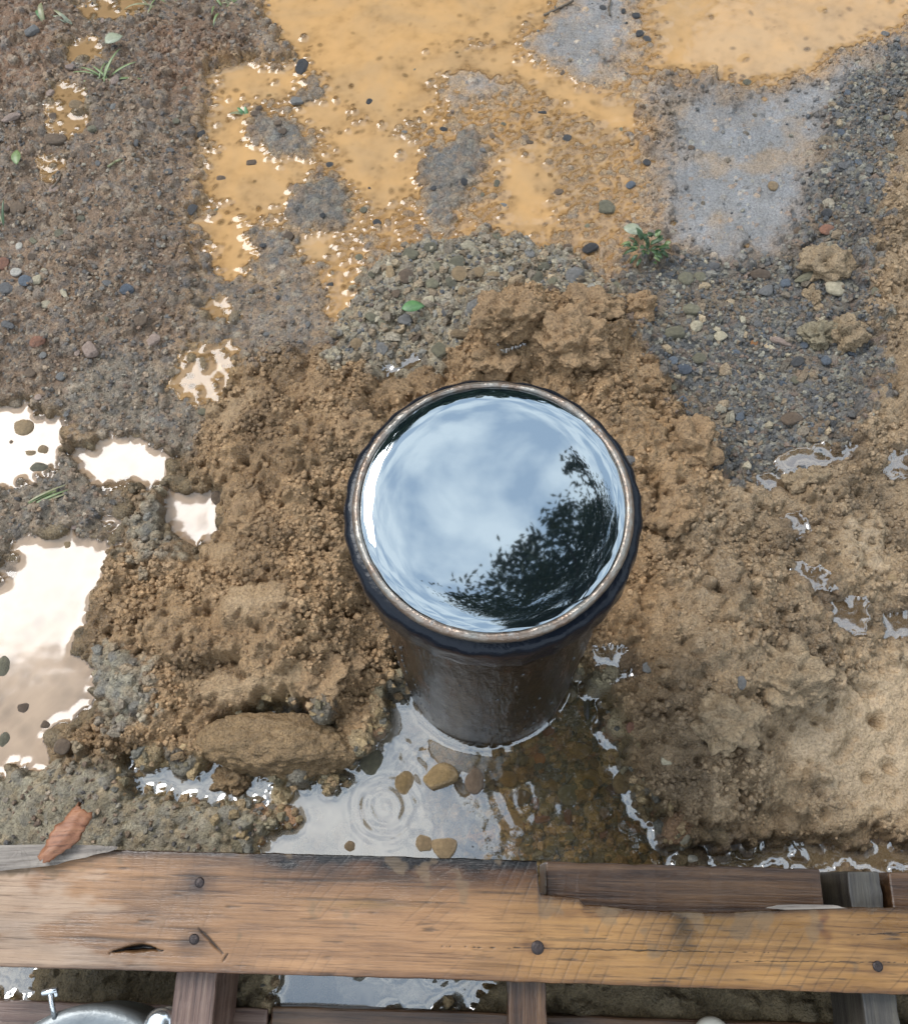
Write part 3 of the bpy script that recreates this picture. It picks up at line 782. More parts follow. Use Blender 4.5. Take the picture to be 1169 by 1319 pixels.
def rim_steel():
    m, nt, b = newmat('worn_bright_steel')
    tcn = N(nt, 'ShaderNodeTexCoord')
    n1 = noise(nt, 38, 6, 0.7, tcn.outputs['Object'])
    r = ramp(nt, n1.outputs['Fac'], [(0.30, (0.08, 0.07, 0.062)), (0.43, (0.30, 0.275, 0.24)), (0.60, (0.22, 0.155, 0.115)), (0.68, (0.42, 0.40, 0.37))])
    nt.links.new(r.outputs[0], b.inputs['Base Color'])
    b.inputs['Metallic'].default_value = 0.7; b.inputs['Roughness'].default_value = 0.3
    n2 = noise(nt, 260, 4, 0.6, tcn.outputs['Object'])
    bp = bump(nt, n2.outputs['Fac'], 0.8, 0.0012)
    nt.links.new(bp.outputs[0], b.inputs['Normal'])
    return m
from mathutils import noise as mn0
RO_, RI_ = 0.0840, 0.0788
pipe = empty('casing_pipe', (PCX, PCY, 0))
setp(pipe, 'upright dark steel casing pipe standing in mud, brimful of water', 'pipe')
bm = lathe([(RO_ - 0.0012, PH_ - 0.010), (RO_, PH_ - 0.02), (RO_, 0.25), (RO_, 0.12), (RO_, -0.08)], 160)
bm_obj('pipe_wall', bm, wet_steel(), pipe)
def rj(r, z, a, k):
    return r + 0.0004 * math.sin(5 * a + k) * math.sin(2 * a) + 0.00025 * mn0.noise(Vector((math.cos(a) * 22, math.sin(a) * 22, k * 0.7))), z + 0.00035 * math.sin(7 * a + 1) + 0.0003 * math.sin(23 * a)
bm = lathe([(RI_ + 0.0004, PH_ - 0.0035), (RI_, PH_ - 0.0022), (RI_ + 0.0006, PH_ - 0.0008), (RI_ + 0.0016, PH_), (RO_ - 0.0024, PH_ - 0.0002), (RO_ - 0.0009, PH_ - 0.0012), (RO_, PH_ - 0.0030), (RO_ - 0.0006, PH_ - 0.0105), (RO_ - 0.003, PH_ - 0.0105), (RI_ + 0.0008, PH_ - 0.008)], 256, True, rj)
bm_obj('rim', bm, rim_steel(), pipe)
def cj(r, z, a, k):
    w = 0.0007 * math.sin(9 * a + 0.7 * k) * math.sin(2 * a + k) + 0.0004 * math.sin(31 * a + 0.3 * k)
    f = 0.3 if k in (0, 1) else 1.0
    return r + w * f, z + 0.0006 * math.sin(3 * a) * (1.0 if k > 3 else 0.2)
prof = [(RO_ - 0.001, PH_ - 0.0070), (RO_ + 0.0020, PH_ - 0.0074), (RO_ + 0.0046, PH_ - 0.0086), (RO_ + 0.0060, PH_ - 0.0115), (RO_ + 0.0063, PH_ - 0.020), (RO_ + 0.0061, PH_ - 0.027), (RO_ + 0.0063, PH_ - 0.033), (RO_ + 0.0060, PH_ - 0.0390), (RO_ + 0.0048, PH_ - 0.0415), (RO_ - 0.001, PH_ - 0.0425)]
bm = lathe(prof, 220, False, cj)
cm, nt, b = newmat('wet_black_rubber')
b.inputs['Base Color'].default_value = (0.006, 0.008, 0.013, 1); b.inputs['Roughness'].default_value = 0.2
b.inputs['Specular IOR Level'].default_value = 0.2
tcn = N(nt, 'ShaderNodeTexCoord')
n2 = noise(nt, 130, 4, 0.6, tcn.outputs['Object'])
bp = bump(nt, n2.outputs['Fac'], 0.6, 0.0014)
nt.links.new(bp.outputs[0], b.inputs['Normal'])
bm_obj('collar', bm, cm, pipe)
bm = lathe([(RI_, PH_ - 0.0034), (RI_ - 0.0001, PH_ - 0.010), (RI_, PH_ - 0.06), (RI_ + 0.002, PH_ - 0.06), (RI_ + 0.002, PH_ - 0.0034)], 200, True)
bm_obj('inner_wall', bm, simple_mat('black_pipe_lining', (0.006, 0.0065, 0.007), 0.3, 0, 120, 0.5, 200, 0.0008), pipe)
# water standing a few millimetres under the rim and climbing the wall, with faint running ridges near it
bm = bmesh.new()
lam, h0, WL = 0.0040, -0.0024, PH_ + 0.0010
prev = None
seg = 200
rr = [0.0] + [RI_ * (1 - (1 - t) ** 2.2) for t in np.linspace(0.05, 1, 60)]
for k, r in enumerate(rr):
    hh = WL + h0 * math.exp((r - RI_) / lam)
    if k == 0:
        cv = bm.verts.new((0, 0, hh)); continue
    ring = []
    for i in range(seg):
        a = 2 * math.pi * i / seg
        e = math.exp((r - RI_) / 0.009)
        z = hh + e * e * (0.00005 * math.sin(11 * a + r * 900) + 0.00004 * math.sin(27 * a - r * 1500)) + 0.000016 * math.exp((r - RI_) / 0.006) * math.sin(r * 2 * math.pi / 0.0042 + 2 * math.sin(a * 3))
        ring.append(bm.verts.new((r * math.cos(a), r * math.sin(a), z)))
    for i in range(seg):
        j = (i + 1) % seg
        if k == 1: bm.faces.new((cv, ring[i], ring[j]))
        else: bm.faces.new((prev[i], ring[i], ring[j], prev[j]))
    prev = ring
wm, nt, b = newmat('still_dark_water')
nt.nodes.remove(b)
df = N(nt, 'ShaderNodeBsdfDiffuse'); df.inputs[0].default_value = (0.004, 0.007, 0.010, 1)
gl = N(nt, 'ShaderNodeBsdfGlossy'); gl.inputs['Roughness'].default_value = 0.022; gl.inputs[0].default_value = (0.84, 0.94, 1.0, 1)
fr = N(nt, 'ShaderNodeFresnel'); fr.inputs['IOR'].default_value = 3.7
m2 = N(nt, 'ShaderNodeMixShader')
nt.links.new(fr.outputs[0], m2.inputs[0]); nt.links.new(df.outputs[0], m2.inputs[1]); nt.links.new(gl.outputs[0], m2.inputs[2])
nt.links.new(m2.outputs[0], nt.nodes['Material Output'].inputs['Surface'])
pw = bm_obj('well_water', bm, wm)
pw.location = (PCX, PCY, 0)
setp(pw, 'still dark water brimming in the pipe, mirroring clouds and tree leaves', 'water', kind='thing')

# water drops clinging to the pipe
dm, nt, b = newmat('water_drop')
b.inputs['Base Color'].default_value = (0.03, 0.03, 0.03, 1); b.inputs['Roughness'].default_value = 0.02; b.inputs['Specular IOR Level'].default_value = 1.0
bm = bmesh.new()
for k in range(70):
    a = rnd.uniform(math.pi * 1.02, math.pi * 1.98) if k > 25 else rnd.uniform(math.pi * 1.10, math.pi * 1.28)
    z = rnd.uniform(0.04, 0.36)
    r = rnd.uniform(0.0008, 0.0024)
    mtx = Matrix.Translation((RO_ * math.cos(a), RO_ * math.sin(a), z)) @ Matrix.Rotation(a, 4, 'Z') @ Matrix.Diagonal((0.5, 0.8, 1.5, 1))
    bmesh.ops.create_icosphere(bm, subdivisions=2, radius=r, matrix=mtx)
dro = bm_obj('water_drops', bm, dm, pipe)
dro['kind'] = 'stuff'

# ------------------------------------------------------------------ wooden pallet
ZT = 0.115
A_, B_ = at(0, 1245, ZT), at(1169, 1281, ZT)
ex = (B_ - A_).normalized(); ey = Vector((-ex.y, ex.x, 0))
PM = Matrix(((ex.x, ey.x, 0, A_.x), (ex.y, ey.y, 0, A_.y), (0, 0, 1, 0), (0, 0, 0, 1)))
PMI = PM.inverted()
def L(u, v, z=ZT):
    return PMI @ at(u, v, z)
pallet = empty('wooden_pallet', (0, 0, 0))
pallet.matrix_world = PM
setp(pallet, 'wet wooden pallet lying on the mud in front of the pipe', 'pallet')
def wood_mat(name, dark, base, light, rough=0.42, attr=True, gscale=1.0):
    m, nt, b = newmat(name)
    tcn = N(nt, 'ShaderNodeTexCoord')
    mp = N(nt, 'ShaderNodeMapping'); mp.inputs['Scale'].default_value = (7 * gscale, 170 * gscale, 120)
    nt.links.new(tcn.outputs['Object'], mp.inputs['Vector'])
    n1 = noise(nt, 1.0, 7, 0.68, mp.outputs[0]); n1.inputs['Distortion'].default_value = 0.5
    r = ramp(nt, n1.outputs['Fac'], [(0.27, dark), (0.45, base), (0.72, light)])
    mp3 = N(nt, 'ShaderNodeMapping'); mp3.inputs['Scale'].default_value = (16, 420, 200)
    nt.links.new(tcn.outputs['Object'], mp3.inputs['Vector'])
    n3 = noise(nt, 1.0, 4, 0.7, mp3.outputs[0])
    r3 = ramp(nt, n3.outputs['Fac'], [(0.33, (0.5, 0.45, 0.42)), (0.46, (1, 1, 1)), (0.8, (1.12, 1.1, 1.06))])
    n5 = noise(nt, 14, 5, 0.6, tcn.outputs['Object'])
    r5 = ramp(nt, n5.outputs['Fac'], [(0.3, (0.72, 0.70, 0.70)), (0.6, (1.05, 1.05, 1.05))])
    c = mul(nt, mul(nt, r.outputs[0], r3.outputs[0]), r5.outputs[0])
    if attr:
        a = N(nt, 'ShaderNodeVertexColor', layer_name='Col')
        c = mul(nt, c, a.outputs['Color'])
        ra = N(nt, 'ShaderNodeAttribute', attribute_name='rough')
        nt.links.new(ra.outputs['Fac'], b.inputs['Roughness'])
    else:
        b.inputs['Roughness'].default_value = rough
    nt.links.new(c, b.inputs['Base Color'])
    bp = bump(nt, n1.outputs['Fac'], 0.7, 0.0012)
    bp2 = bump(nt, n3.outputs['Fac'], 0.6, 0.0009, bp.outputs[0])
    nt.links.new(bp2.outputs[0], b.inputs['Normal'])
    return m
M_DECK = wood_mat('sawn_deck_wood', (0.105, 0.05, 0.02), (0.235, 0.124, 0.048), (0.325, 0.182, 0.076))
M_DARK = wood_mat('dark_wet_wood', (0.018, 0.009, 0.006), (0.06, 0.03, 0.015), (0.15, 0.08, 0.038), 0.28, False)
M_GREY = wood_mat('grey_wet_wood', (0.018, 0.016, 0.015), (0.05, 0.043, 0.036), (0.10, 0.088, 0.066), 0.4, False)
M_RED = wood_mat('red_brown_wood', (0.04, 0.02, 0.015), (0.12, 0.068, 0.05), (0.24, 0.16, 0.12), 0.4, False)

back_px = [(-75, 1098), (150, 1096), (420, 1102), (691, 1110), (695, 1153), (745, 1158), (752, 1166), (830, 1174), (930, 1177), (1060, 1169), (1169, 1171), (1500, 1182)]
front_px = [(-75, 1243), (250, 1252), (600, 1262), (900, 1272), (1169, 1281), (1500, 1292)]
bx_ = [L(*p) for p in back_px]; fx_ = [L(*p) for p in front_px]
xl, xr = bx_[0].x, bx_[-1].x
nxb, nyb = 1060, 100
xb = np.linspace(xl, xr, nxb)
def wob(x, s, a): return a * fbm(x * 40, np.zeros_like(x) + s, s, 3)
yb = np.interp(xb, [p.x for p in bx_], [p.y for p in bx_]) + wob(xb, 3, 0.0008)
yf = np.interp(xb, [p.x for p in fx_], [p.y for p in fx_]) + wob(xb, 9, 0.0005)
t = np.linspace(0, 1, nyb)[:, None]
BX = np.repeat(xb[None], nyb, 0); BY = yf[None] + (yb - yf)[None] * t
def P2(u, v): p = L(u, v); return p.x, p.y
def blob(u, v, ru, rv, pw_=1.0):
    x, y = P2(u, v); k = 1 / 1530.0
    wx = BX + 0.004 * fbm(BX * 60, BY * 120, 131, 3); wy = BY + 0.003 * fbm(BX * 60, BY * 120, 137, 3)
    return np.exp(-(((wx - x) / (ru * k)) ** 2 + ((wy - y) / (rv * k)) ** 2) ** pw_)
BZ = np.full(BX.shape, ZT) + 0.0010 * fbm(BX * 7, BY * 20, 140, 3)
BC = np.ones(BX.shape + (3,)); BR = np.full(BX.shape, 0.42)
# circular-saw arcs
def saw(cx, cy, per, x0, x1, amt, s):
    r = np.hypot(BX - cx, BY - cy) + 0.0015 * fbm(BX * 30, BY * 30, s, 2)
    ph = r / per
    ln = np.exp(-((ph - np.round(ph)) * per / 0.0006) ** 2)
    mod = sstep(0.0, 0.5, fbm(BX * 18, BY * 18, s + 3, 3) + 0.25 + 0.5 * perlin(np.round(ph) * 3.7, 0 * ph, s + 9))
    return ln * mod * sstep(x0, x0 + 0.05, BX) * (1 - sstep(x1 - 0.05, x1, BX)) * amt
xw = lambda u: L(u, 1200).x
ymid = float(np.mean(BY))
S_ = saw(xw(900) + 0.36, ymid - 0.24, 0.0088, xw(600), xw(1300), 0.8, 150) + saw(xw(430) + 0.26, ymid - 0.20, 0.0085, xw(330), xw(640), 0.45, 160) \
    + saw(xw(400) - 0.30, ymid + 0.05, 0.0100, xw(100), xw(420), 0.3, 165) + saw(xw(520) + 0.2, ymid + 0.1, 0.0060, xw(420), xw(560), 0.0, 168)
S_ = np.clip(S_, 0, 1)
BZ -= 0.0003 * S_
BC *= (1 - 0.45 * S_)[..., None]
# long dark grain streaks
g_ = sstep(0.62, 0.95, fbm(BX * 22, BY * 260, 174, 3))
BC *= (1 - 0.6 * g_)[..., None]; BZ -= 0.0005 * g_
g = fbm(BX * 5, BY * 150, 170, 4)
st = sstep(0.45, 0.9, g)
BC *= (1 - 0.5 * st)[..., None]; BZ -= 0.0004 * st
tone = sstep(xw(520), xw(760), BX)
BC *= (1 + tone[..., None] * (np.array((1.06, 1.0, 0.78)) - 1))
BC *= (1 + (1 - tone)[..., None] * (np.array((0.98, 0.93, 1.0)) - 1))
# worn pale left end
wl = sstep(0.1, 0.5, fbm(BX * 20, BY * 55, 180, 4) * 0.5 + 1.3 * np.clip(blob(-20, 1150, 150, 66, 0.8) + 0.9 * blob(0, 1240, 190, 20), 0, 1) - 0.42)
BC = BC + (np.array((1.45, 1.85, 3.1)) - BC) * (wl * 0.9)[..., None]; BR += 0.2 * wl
# stains
def stain(m, c, a, r=None):
    global BC, BR
    m = np.clip(m * a, 0, 1)
    BC = BC * (1 - m[..., None]) + BC * np.array(c) * m[..., None]
    if r: BR = BR + (r - BR) * m
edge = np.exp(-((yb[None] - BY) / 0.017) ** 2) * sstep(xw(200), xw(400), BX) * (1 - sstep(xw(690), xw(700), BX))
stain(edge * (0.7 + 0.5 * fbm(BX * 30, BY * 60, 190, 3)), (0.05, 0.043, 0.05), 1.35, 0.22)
stain(np.exp(-((yb[None] - BY) / 0.022) ** 2) * sstep(xw(240), xw(400), BX) * (1 - sstep(xw(690), xw(700), BX)), (0.42, 0.34, 0.32), 0.95)
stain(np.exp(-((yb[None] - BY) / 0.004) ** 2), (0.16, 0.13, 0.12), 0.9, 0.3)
stain(np.exp(-((yf[None] - BY) / 0.0025) ** 2), (0.35, 0.28, 0.24), 0.8)
stain(blob(253, 1139, 22, 16), (0.2, 0.18, 0.23), 1.0); stain(blob(222, 1143, 26, 12), (0.5, 0.5, 0.55), 0.7); stain(blob(250, 1211, 15, 12), (0.28, 0.27, 0.3), 0.95); stain(blob(225, 1213, 22, 4), (0.5, 0.45, 0.45), 0.6)
stain(blob(880, 1195, 14, 26), (0.24, 0.25, 0.22), 0.95); stain(blob(920, 1185, 50, 14), (0.6, 0.62, 0.5), 0.6); stain(blob(1020, 1205, 45, 30), (0.62, 0.6, 0.5), 0.6)
stain(blob(1060, 1192, 5, 16), (0.35, 0.2, 0.24), 0.9); stain(blob(690, 1221, 16, 8), (0.4, 0.3, 0.22), 0.8); stain(blob(1130, 1245, 12, 9), (0.5, 0.45, 0.45), 0.8)
stain(blob(640, 1130, 60, 12), (0.5, 0.38, 0.3), 0.7); stain(blob(770, 1178, 60, 5), (0.45, 0.35, 0.28), 0.7)
stain(blob(470, 1165, 60, 5), (0.75, 0.8, 0.45), 0.6)
mud = sstep(0.62, 0.85, fbm(BX * 34, BY * 34, 220, 4) * 0.8 + 0.35 * np.exp(-((yb[None] - BY) / 0.03) ** 2) + 0.2 * perlin(BX * 9, BY * 9, 228))
BC = BC + (np.array((0.95, 1.15, 1.5)) * 0.62 - BC) * (0.55 * mud)[..., None]; BR += 0.15 * mud
damp = sstep(-0.1, 0.5, fbm(BX * 6, BY * 18, 235, 3))
BC *= (1 - 0.22 * damp)[..., None]; BR -= 0.12 * damp
# splits and knot
def split(u0, v0, u1, v1, w, d, bow=0.0):
    global BZ, BC
    (x0, y0), (x1, y1) = P2(u0, v0), P2(u1, v1)
    s = np.clip((BX - x0) / (x1 - x0), 0, 1)
    yy = y0 + (y1 - y0) * s + bow * np.sin(math.pi * s) + 0.0006 * fbm(BX * 120, 0 * BX, 200, 2)
    ww = w * np.sin(math.pi * np.clip(s, 0.0, 1)) + 1e-5
    m = np.exp(-((BY - yy) / ww) ** 2) * (s > 0) * (s < 1)
    BZ = BZ - d * m; BC = BC * (1 - 0.93 * np.clip(m * 1.3, 0, 1))[..., None]
split(138, 1229, 212, 1226, 0.0016, 0.004, 0.0035); split(158, 1223, 200, 1222, 0.0024, 0.005, 0.001); split(142, 1226, 178, 1222, 0.0009, 0.002)
split(560, 1219, 1000, 1228, 0.00035, 0.001); split(930, 1238, 1180, 1240, 0.0003, 0.0008)
split(255, 1195, 290, 1232, 0.0012, 0.002); split(286, 1239, 294, 1228, 0.0012, 0.002); split(1085, 1205, 1200, 1200, 0.0003, 0.0008)
BR += 0.12 * fbm(BX * 25, BY * 60, 210, 3)
TH_ = 0.020
rows = [np.stack([BX[k], BY[k], BZ[k]], -1) for k in range(nyb)]
def eg(y, off, dzv): return np.stack([xb, y + off, np.full(nxb, ZT) + dzv], -1)
rows = [eg(yf, 0.0, -TH_), eg(yf, -0.0007, -TH_ * 0.5), eg(yf, -0.0006, -0.0012)] + rows + [eg(yb, 0.0006, -0.0014), eg(yb, 0.0005, -TH_ * .5), eg(yb, 0.0, -TH_)]
nr = len(rows)
BV = np.concatenate(rows)
k_ = (np.arange(nr)[:, None] * nxb + np.arange(nxb - 1)[None])
k2 = (np.roll(np.arange(nr), -1)[:, None] * nxb + np.arange(nxb - 1)[None])
BQ = np.stack([k_, k_ + 1, k2 + 1, k2], -1).reshape(-1, 4)
me = np_mesh('deck_board', BV, BQ)
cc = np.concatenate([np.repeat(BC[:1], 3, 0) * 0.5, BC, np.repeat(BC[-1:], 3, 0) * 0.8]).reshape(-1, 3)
attr_color(me, 'Col', cc); attr_float(me, 'rough', np.concatenate([np.repeat(BR[:1], 3, 0), BR, np.repeat(BR[-1:], 3, 0)]).ravel().clip(0.2, 0.8))
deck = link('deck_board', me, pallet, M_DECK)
deck['label'] = 'pale sawn top board with saw marks, nails and a notch'
M_NAIL = simple_mat('rusty_nail', (0.03, 0.02, 0.018), 0.4, 0.4, 400, 0.5, 600, 0.0006)
def nail(u, v, r, dz_):
    p = L(u, v)
    bm = bmesh.new()
    pr = [(0.0002, dz_ + 0.0008), (r * 0.6, dz_ + 0.0007), (r * 0.92, dz_ + 0.0003), (r, dz_ - 0.0006), (r * 0.98, dz_ - 0.004)]
    bm2 = lathe(pr, 20)
    o = bm_obj('nail_head', bm2, M_NAIL, deck)
    o.location = (p.x, p.y, ZT)
    bm.free()
for u, v, r in [(250, 1210, 0.0042), (257, 1137, 0.0042), (692, 1221, 0.0055), (1130, 1245, 0.0042)]:
    nail(u, v, r, 0.0003)
def wbox(name, x0, x1, y0, y1, z0, z1, mat, bev=0.0018, wobv=0.0012, seed=0, parent=pallet):
    bm = bmesh.new()
    bmesh.ops.create_cube(bm, size=1, matrix=Matrix.Translation(((x0 + x1) / 2, (y0 + y1) / 2, (z0 + z1) / 2)) @ Matrix.Diagonal((x1 - x0, y1 - y0, z1 - z0, 1)))
    long_ = 0 if (x1 - x0) > (y1 - y0) else 1
    es = [e for e in bm.edges if abs((e.verts[0].co - e.verts[1].co)[long_]) > 0.01]
    bmesh.ops.subdivide_edges(bm, edges=es, cuts=24, use_grid_fill=True)
    rr_ = random.Random(seed)
    for v in bm.verts:
        v.co.x += rr_.uniform(-1, 1) * wobv * 0.5; v.co.y += rr_.uniform(-1, 1) * wobv * 0.5; v.co.z += rr_.uniform(-1, 1) * wobv * 0.3
    me = bpy.data.meshes.new(name); bm.to_mesh(me); bm.free()
    o = link(name, me, parent, mat)
    bv = o.modifiers.new('bevel', 'BEVEL'); bv.width = bev; bv.segments = 2; bv.limit_method = 'ANGLE'
    return o
ZS = ZT - TH_ - 0.001
def swap_axes_mat(src, name):
    m = src.copy(); m.name = name
    for n in m.node_tree.nodes:
        if n.type == 'MAPPING':
            s = n.inputs['Scale'].default_value; n.inputs['Scale'].default_value = (s[1], s[0], s[2])
    return m
M_REDY, M_DARKY, M_GREYY = swap_axes_mat(M_RED, 'red_brown_crosswood'), swap_axes_mat(M_DARK, 'dark_crosswood'), swap_axes_mat(M_GREY, 'grey_crosswood')
for (ua, ub_, mt, ybk) in ((222, 276, M_REDY, 1150), (655, 704, M_DARKY, 1150), (1111, 1155, M_GREYY, 1123)):
    a_, b_ = L(ua, 1290, ZS).x, L(ub_, 1290, ZS).x
    o = wbox('stringer', a_, b_, L(640, 1500, ZS).y, L(ua, ybk, ZS).y, 0.0185, ZS, mt, seed=ua)
p0, p1 = L(702, 1108, ZS), L(1057, 1122, ZS)
wbox('rear_block', p0.x, p1.x, p0.y - 0.075, (p0.y + p1.y) / 2, 0.0185, ZS - 0.0005, M_DARK, seed=5)
p0 = L(1140, 1123, ZS)
wbox('rear_block', p0.x + 0.003, p0.x + 0.32, p0.y - 0.06, p0.y, 0.0185, ZS - 0.003, M_DARK, seed=6)
p0, p1 = L(-75, 1293, 0.018), L(1520, 1314, 0.018)
wbox('bottom_board', p0.x, L(214, 1293, 0.018).x + 0.09, p0.y - 0.10, L(100, 1292, 0.018).y, 0.0, 0.018, M_RED, seed=8)
wbox('bottom_board', L(214, 1293, 0.018).x + 0.092, p1.x, p1.y - 0.10, L(500, 1301, 0.018).y, 0.0, 0.017, M_DARK, seed=9)
p0 = L(-75, 1120, 0.018)
wbox('bottom_board', p0.x, p1.x, p0.y - 0.07, p0.y - 0.02, -0.001, 0.016, M_DARK, seed=10)

def plate(name, px, z, th, mat, tilt=None, parent=None, seed=0, jag=0.0, sub=3, disp=0.0):
    """flat ragged piece with thickness, outline given as world points"""
    bm = bmesh.new()
    c = sum((at(u, v, z) for u, v in px), Vector()) / len(px)
    rr_ = random.Random(seed)
    pts = []
    for k in range(len(px)):
        a, b = at(*px[k], z) - c, at(*px[(k + 1) % len(px)], z) - c
        for s in range(sub):
            p = a.lerp(b, s / sub)
            if s: p += Vector((rr_.uniform(-1, 1), rr_.uniform(-1, 1), 0)) * jag
            pts.append(p)
    f = bm.faces.new([bm.verts.new((p.x, p.y, 0)) for p in pts])
    if f.normal.z < 0: f.normal_flip()
    r = bmesh.ops.extrude_face_region(bm, geom=[f])
    for v in [g for g in r['geom'] if isinstance(g, bmesh.types.BMVert)]:
        v.co.z -= th; v.co.x *= 0.96; v.co.y *= 0.96
    bmesh.ops.triangulate(bm, faces=bm.faces)
    if disp:
        bmesh.ops.subdivide_edges(bm, edges=bm.edges, cuts=2, use_grid_fill=False)
        for v in bm.verts: v.co.z += rr_.uniform(-1, 1) * disp
    bmesh.ops.recalc_face_normals(bm, faces=bm.faces)
    o = bm_obj(name, bm, mat, parent, smooth=False)
    o.location = c
    return o
M_SLIV = wood_mat('weathered_sliver_wood', (0.07, 0.058, 0.048), (0.17, 0.14, 0.115), (0.3, 0.255, 0.21), 0.55, False)
o = plate('wood_sliver', [(-75, 1089), (60, 1088), (120, 1089), (152, 1091), (150, 1094), (110, 1105), (60, 1116), (0, 1122), (-75, 1128)], ZT + 0.0055, 0.004, M_SLIV, jag=0.0006, sub=4, disp=0.0004)
setp(o, 'weathered grey wood sliver lying along the rear edge of the pallet board', 'wood sliver')
M_BARK = wood_mat('red_bark_wood', (0.09, 0.03, 0.014), (0.26, 0.105, 0.05), (0.36, 0.17, 0.085), 0.5, False, 1.3)
b0, b1 = at(54, 1108, ZT + 0.012), at(108, 1040, ZT + 0.004)
bdir = (b1 - b0); bl = bdir.length; bdir.normalize(); bs = bdir.cross(Vector((0, 0, 1))).normalized()
bm = bmesh.new(); gr = []
for i in range(29):
    t_ = i / 28
    w_ = (0.003 + 0.0078 * math.sin(math.pi * min(1, t_ * 0.62 + 0.12)) ** 1.3) * (1 + 0.25 * mn0.noise(Vector((i * 0.3, 3, 0))))
    row = []
    for j in range(9):
        q_ = j / 8 * 2 - 1
        ww = q_ * w_ + 0.0012 * mn0.noise(Vector((i * 0.7, j * 2.0, 5)))
        h_ = 0.003 * (1 - q_ * q_) + 0.0022 * mn0.noise(Vector((i * 0.12, j * 0.9, 9))) + 0.0012 * mn0.noise(Vector((i * 0.2, j * 2.1, 2)))
        row.append(bm.verts.new(bdir * (bl * t_ + (0.004 * mn0.noise(Vector((j * 1.3, 7, i * .02))) if i in (0, 28) else 0)) + bs * (ww + 0.004 * math.sin(t_ * 2.5)) + Vector((0, 0, h_ + 0.004 * math.sin(t_ * 3)))))
    gr.append(row)
for i in range(28):
    for j in range(8): bm.faces.new((gr[i][j], gr[i][j + 1], gr[i + 1][j + 1], gr[i + 1][j]))
o = bm_obj('bark_chip', bm, M_BARK); o.location = b0
s_ = o.modifiers.new('solid', 'SOLIDIFY'); s_.thickness = 0.0035
setp(o, 'reddish brown bark chip leaning over the back of the pallet onto the soil', 'bark chip')
o = plate('wood_splinter', [(1085 - 12, 1166), (1090, 1170), (1010, 1172), (985, 1170), (1000, 1166)], ZT + 0.001, 0.0015, M_DECK if False else M_SLIV, sub=3, jag=0.0004)
setp(o, 'thin split splinter at the notch edge of the pallet board', 'splinter')

# galvanised well cap lying at the near edge
M_ZINC = simple_mat('galvanised_metal', (0.2, 0.212, 0.215), 0.45, 0.6, 40, 0.22, 180, 0.0006)
M_CHROME = simple_mat('shiny_zinc', (0.62, 0.63, 0.64), 0.2, 0.95, 90, 0.2)
cz = 0.085
cc_ = at(97, 1462, cz)
cap = empty('well_cover', (cc_.x, cc_.y, 0.0195))
setp(cap, 'round galvanised metal well cover with bolts at the near edge of the pallet', 'well cover')
e0 = at(100, 1297, cz)
rc = (Vector((e0.x, e0.y)) - Vector((cc_.x, cc_.y))).length
zc = cz - 0.0195
bm = lathe([(0.0003, zc + 0.003), (rc * 0.5, zc + 0.0025), (rc * 0.78, zc + 0.001), (rc * 0.83, zc - 0.002), (rc * 0.86, zc - 0.001), (rc * 0.93, zc), (rc * 0.985, zc - 0.002), (rc, zc - 0.006), (rc * 1.0, zc - 0.02), (rc * 0.975, zc - 0.024), (rc * 0.97, 0.0)], 120)
bm_obj('cap_disc', bm, M_ZINC, cap)
def cyl(bm, p, q, r, seg=20, r2=None):
    d = q - p
    mtx = Matrix.Translation((p + q) / 2) @ d.to_track_quat('Z', 'Y').to_matrix().to_4x4()
    bmesh.ops.create_cone(bm, cap_ends=True, segments=seg, radius1=r, radius2=r if r2 is None else r2, depth=d.length, matrix=mtx)
bb = at(70, 1312, cz - 0.001) - cap.location; tt = at(64.5, 1279, cz + 0.004) - cap.location
bm = bmesh.new()
cyl(bm, bb, tt, 0.0019)
for k in range(6):
    a = bb.lerp(tt, 0.45 + 0.08 * k); cyl(bm, a, a + (tt - bb).normalized() * 0.0006, 0.0023, 16)
bo = bm_obj('bolt', bm, M_CHROME, cap)
bm = bmesh.new(); dirv = (tt - bb).normalized()
side = Vector((dirv.y, -dirv.x, 0)).normalized()
cyl(bm, tt - side * 0.0062 + dirv * 0.001, tt + side * 0.0062 + dirv * 0.001, 0.0026, 12)
cyl(bm, tt + side * 0.0045 - dirv * 0.004, tt + side * 0.0045 + dirv * 0.001, 0.0018, 10)
bmesh.ops.bevel(bm, geom=list(bm.edges), offset=0.0004, segments=1, affect='EDGES')
bm_obj('bolt_head', bm, M_CHROME, bo)
lp = at(206, 1322, cz + 0.004)
bm = lathe([(0.0002, 0.006), (0.008, 0.0055), (0.0115, 0.003), (0.0135, 0.0), (0.0125, -0.003), (0.0085, -0.0035), (0.0085, -0.012), (0.012, -0.0125), (0.012, -0.03)], 40)
o = bm_obj('clamp_lug', bm, M_CHROME, cap); o.location = lp - cap.location
bm = bmesh.new()
cyl(bm, Vector((0, 0, -0.016)), Vector((cc_.x - lp.x, cc_.y - lp.y, 0)) * 0.35 + Vector((0, 0, -0.016)), 0.006, 16)
o = bm_obj('lug_arm', bm, M_ZINC, cap); o.location = lp - cap.location
lidp = at(918, 1336, 0.03)
bm = lathe([(0.0002, 0.004), (0.008, 0.004), (0.0125, 0.003), (0.0150, 0.0005), (0.0150, -0.006), (0.013, -0.012)], 48)
o = bm_obj('bottle_lid', bm, simple_mat('pale_plastic', (0.5, 0.47, 0.40), 0.4), None); o.location = lidp
setp(o, 'pale round lid at the near edge, on the dark bottom board', 'lid')

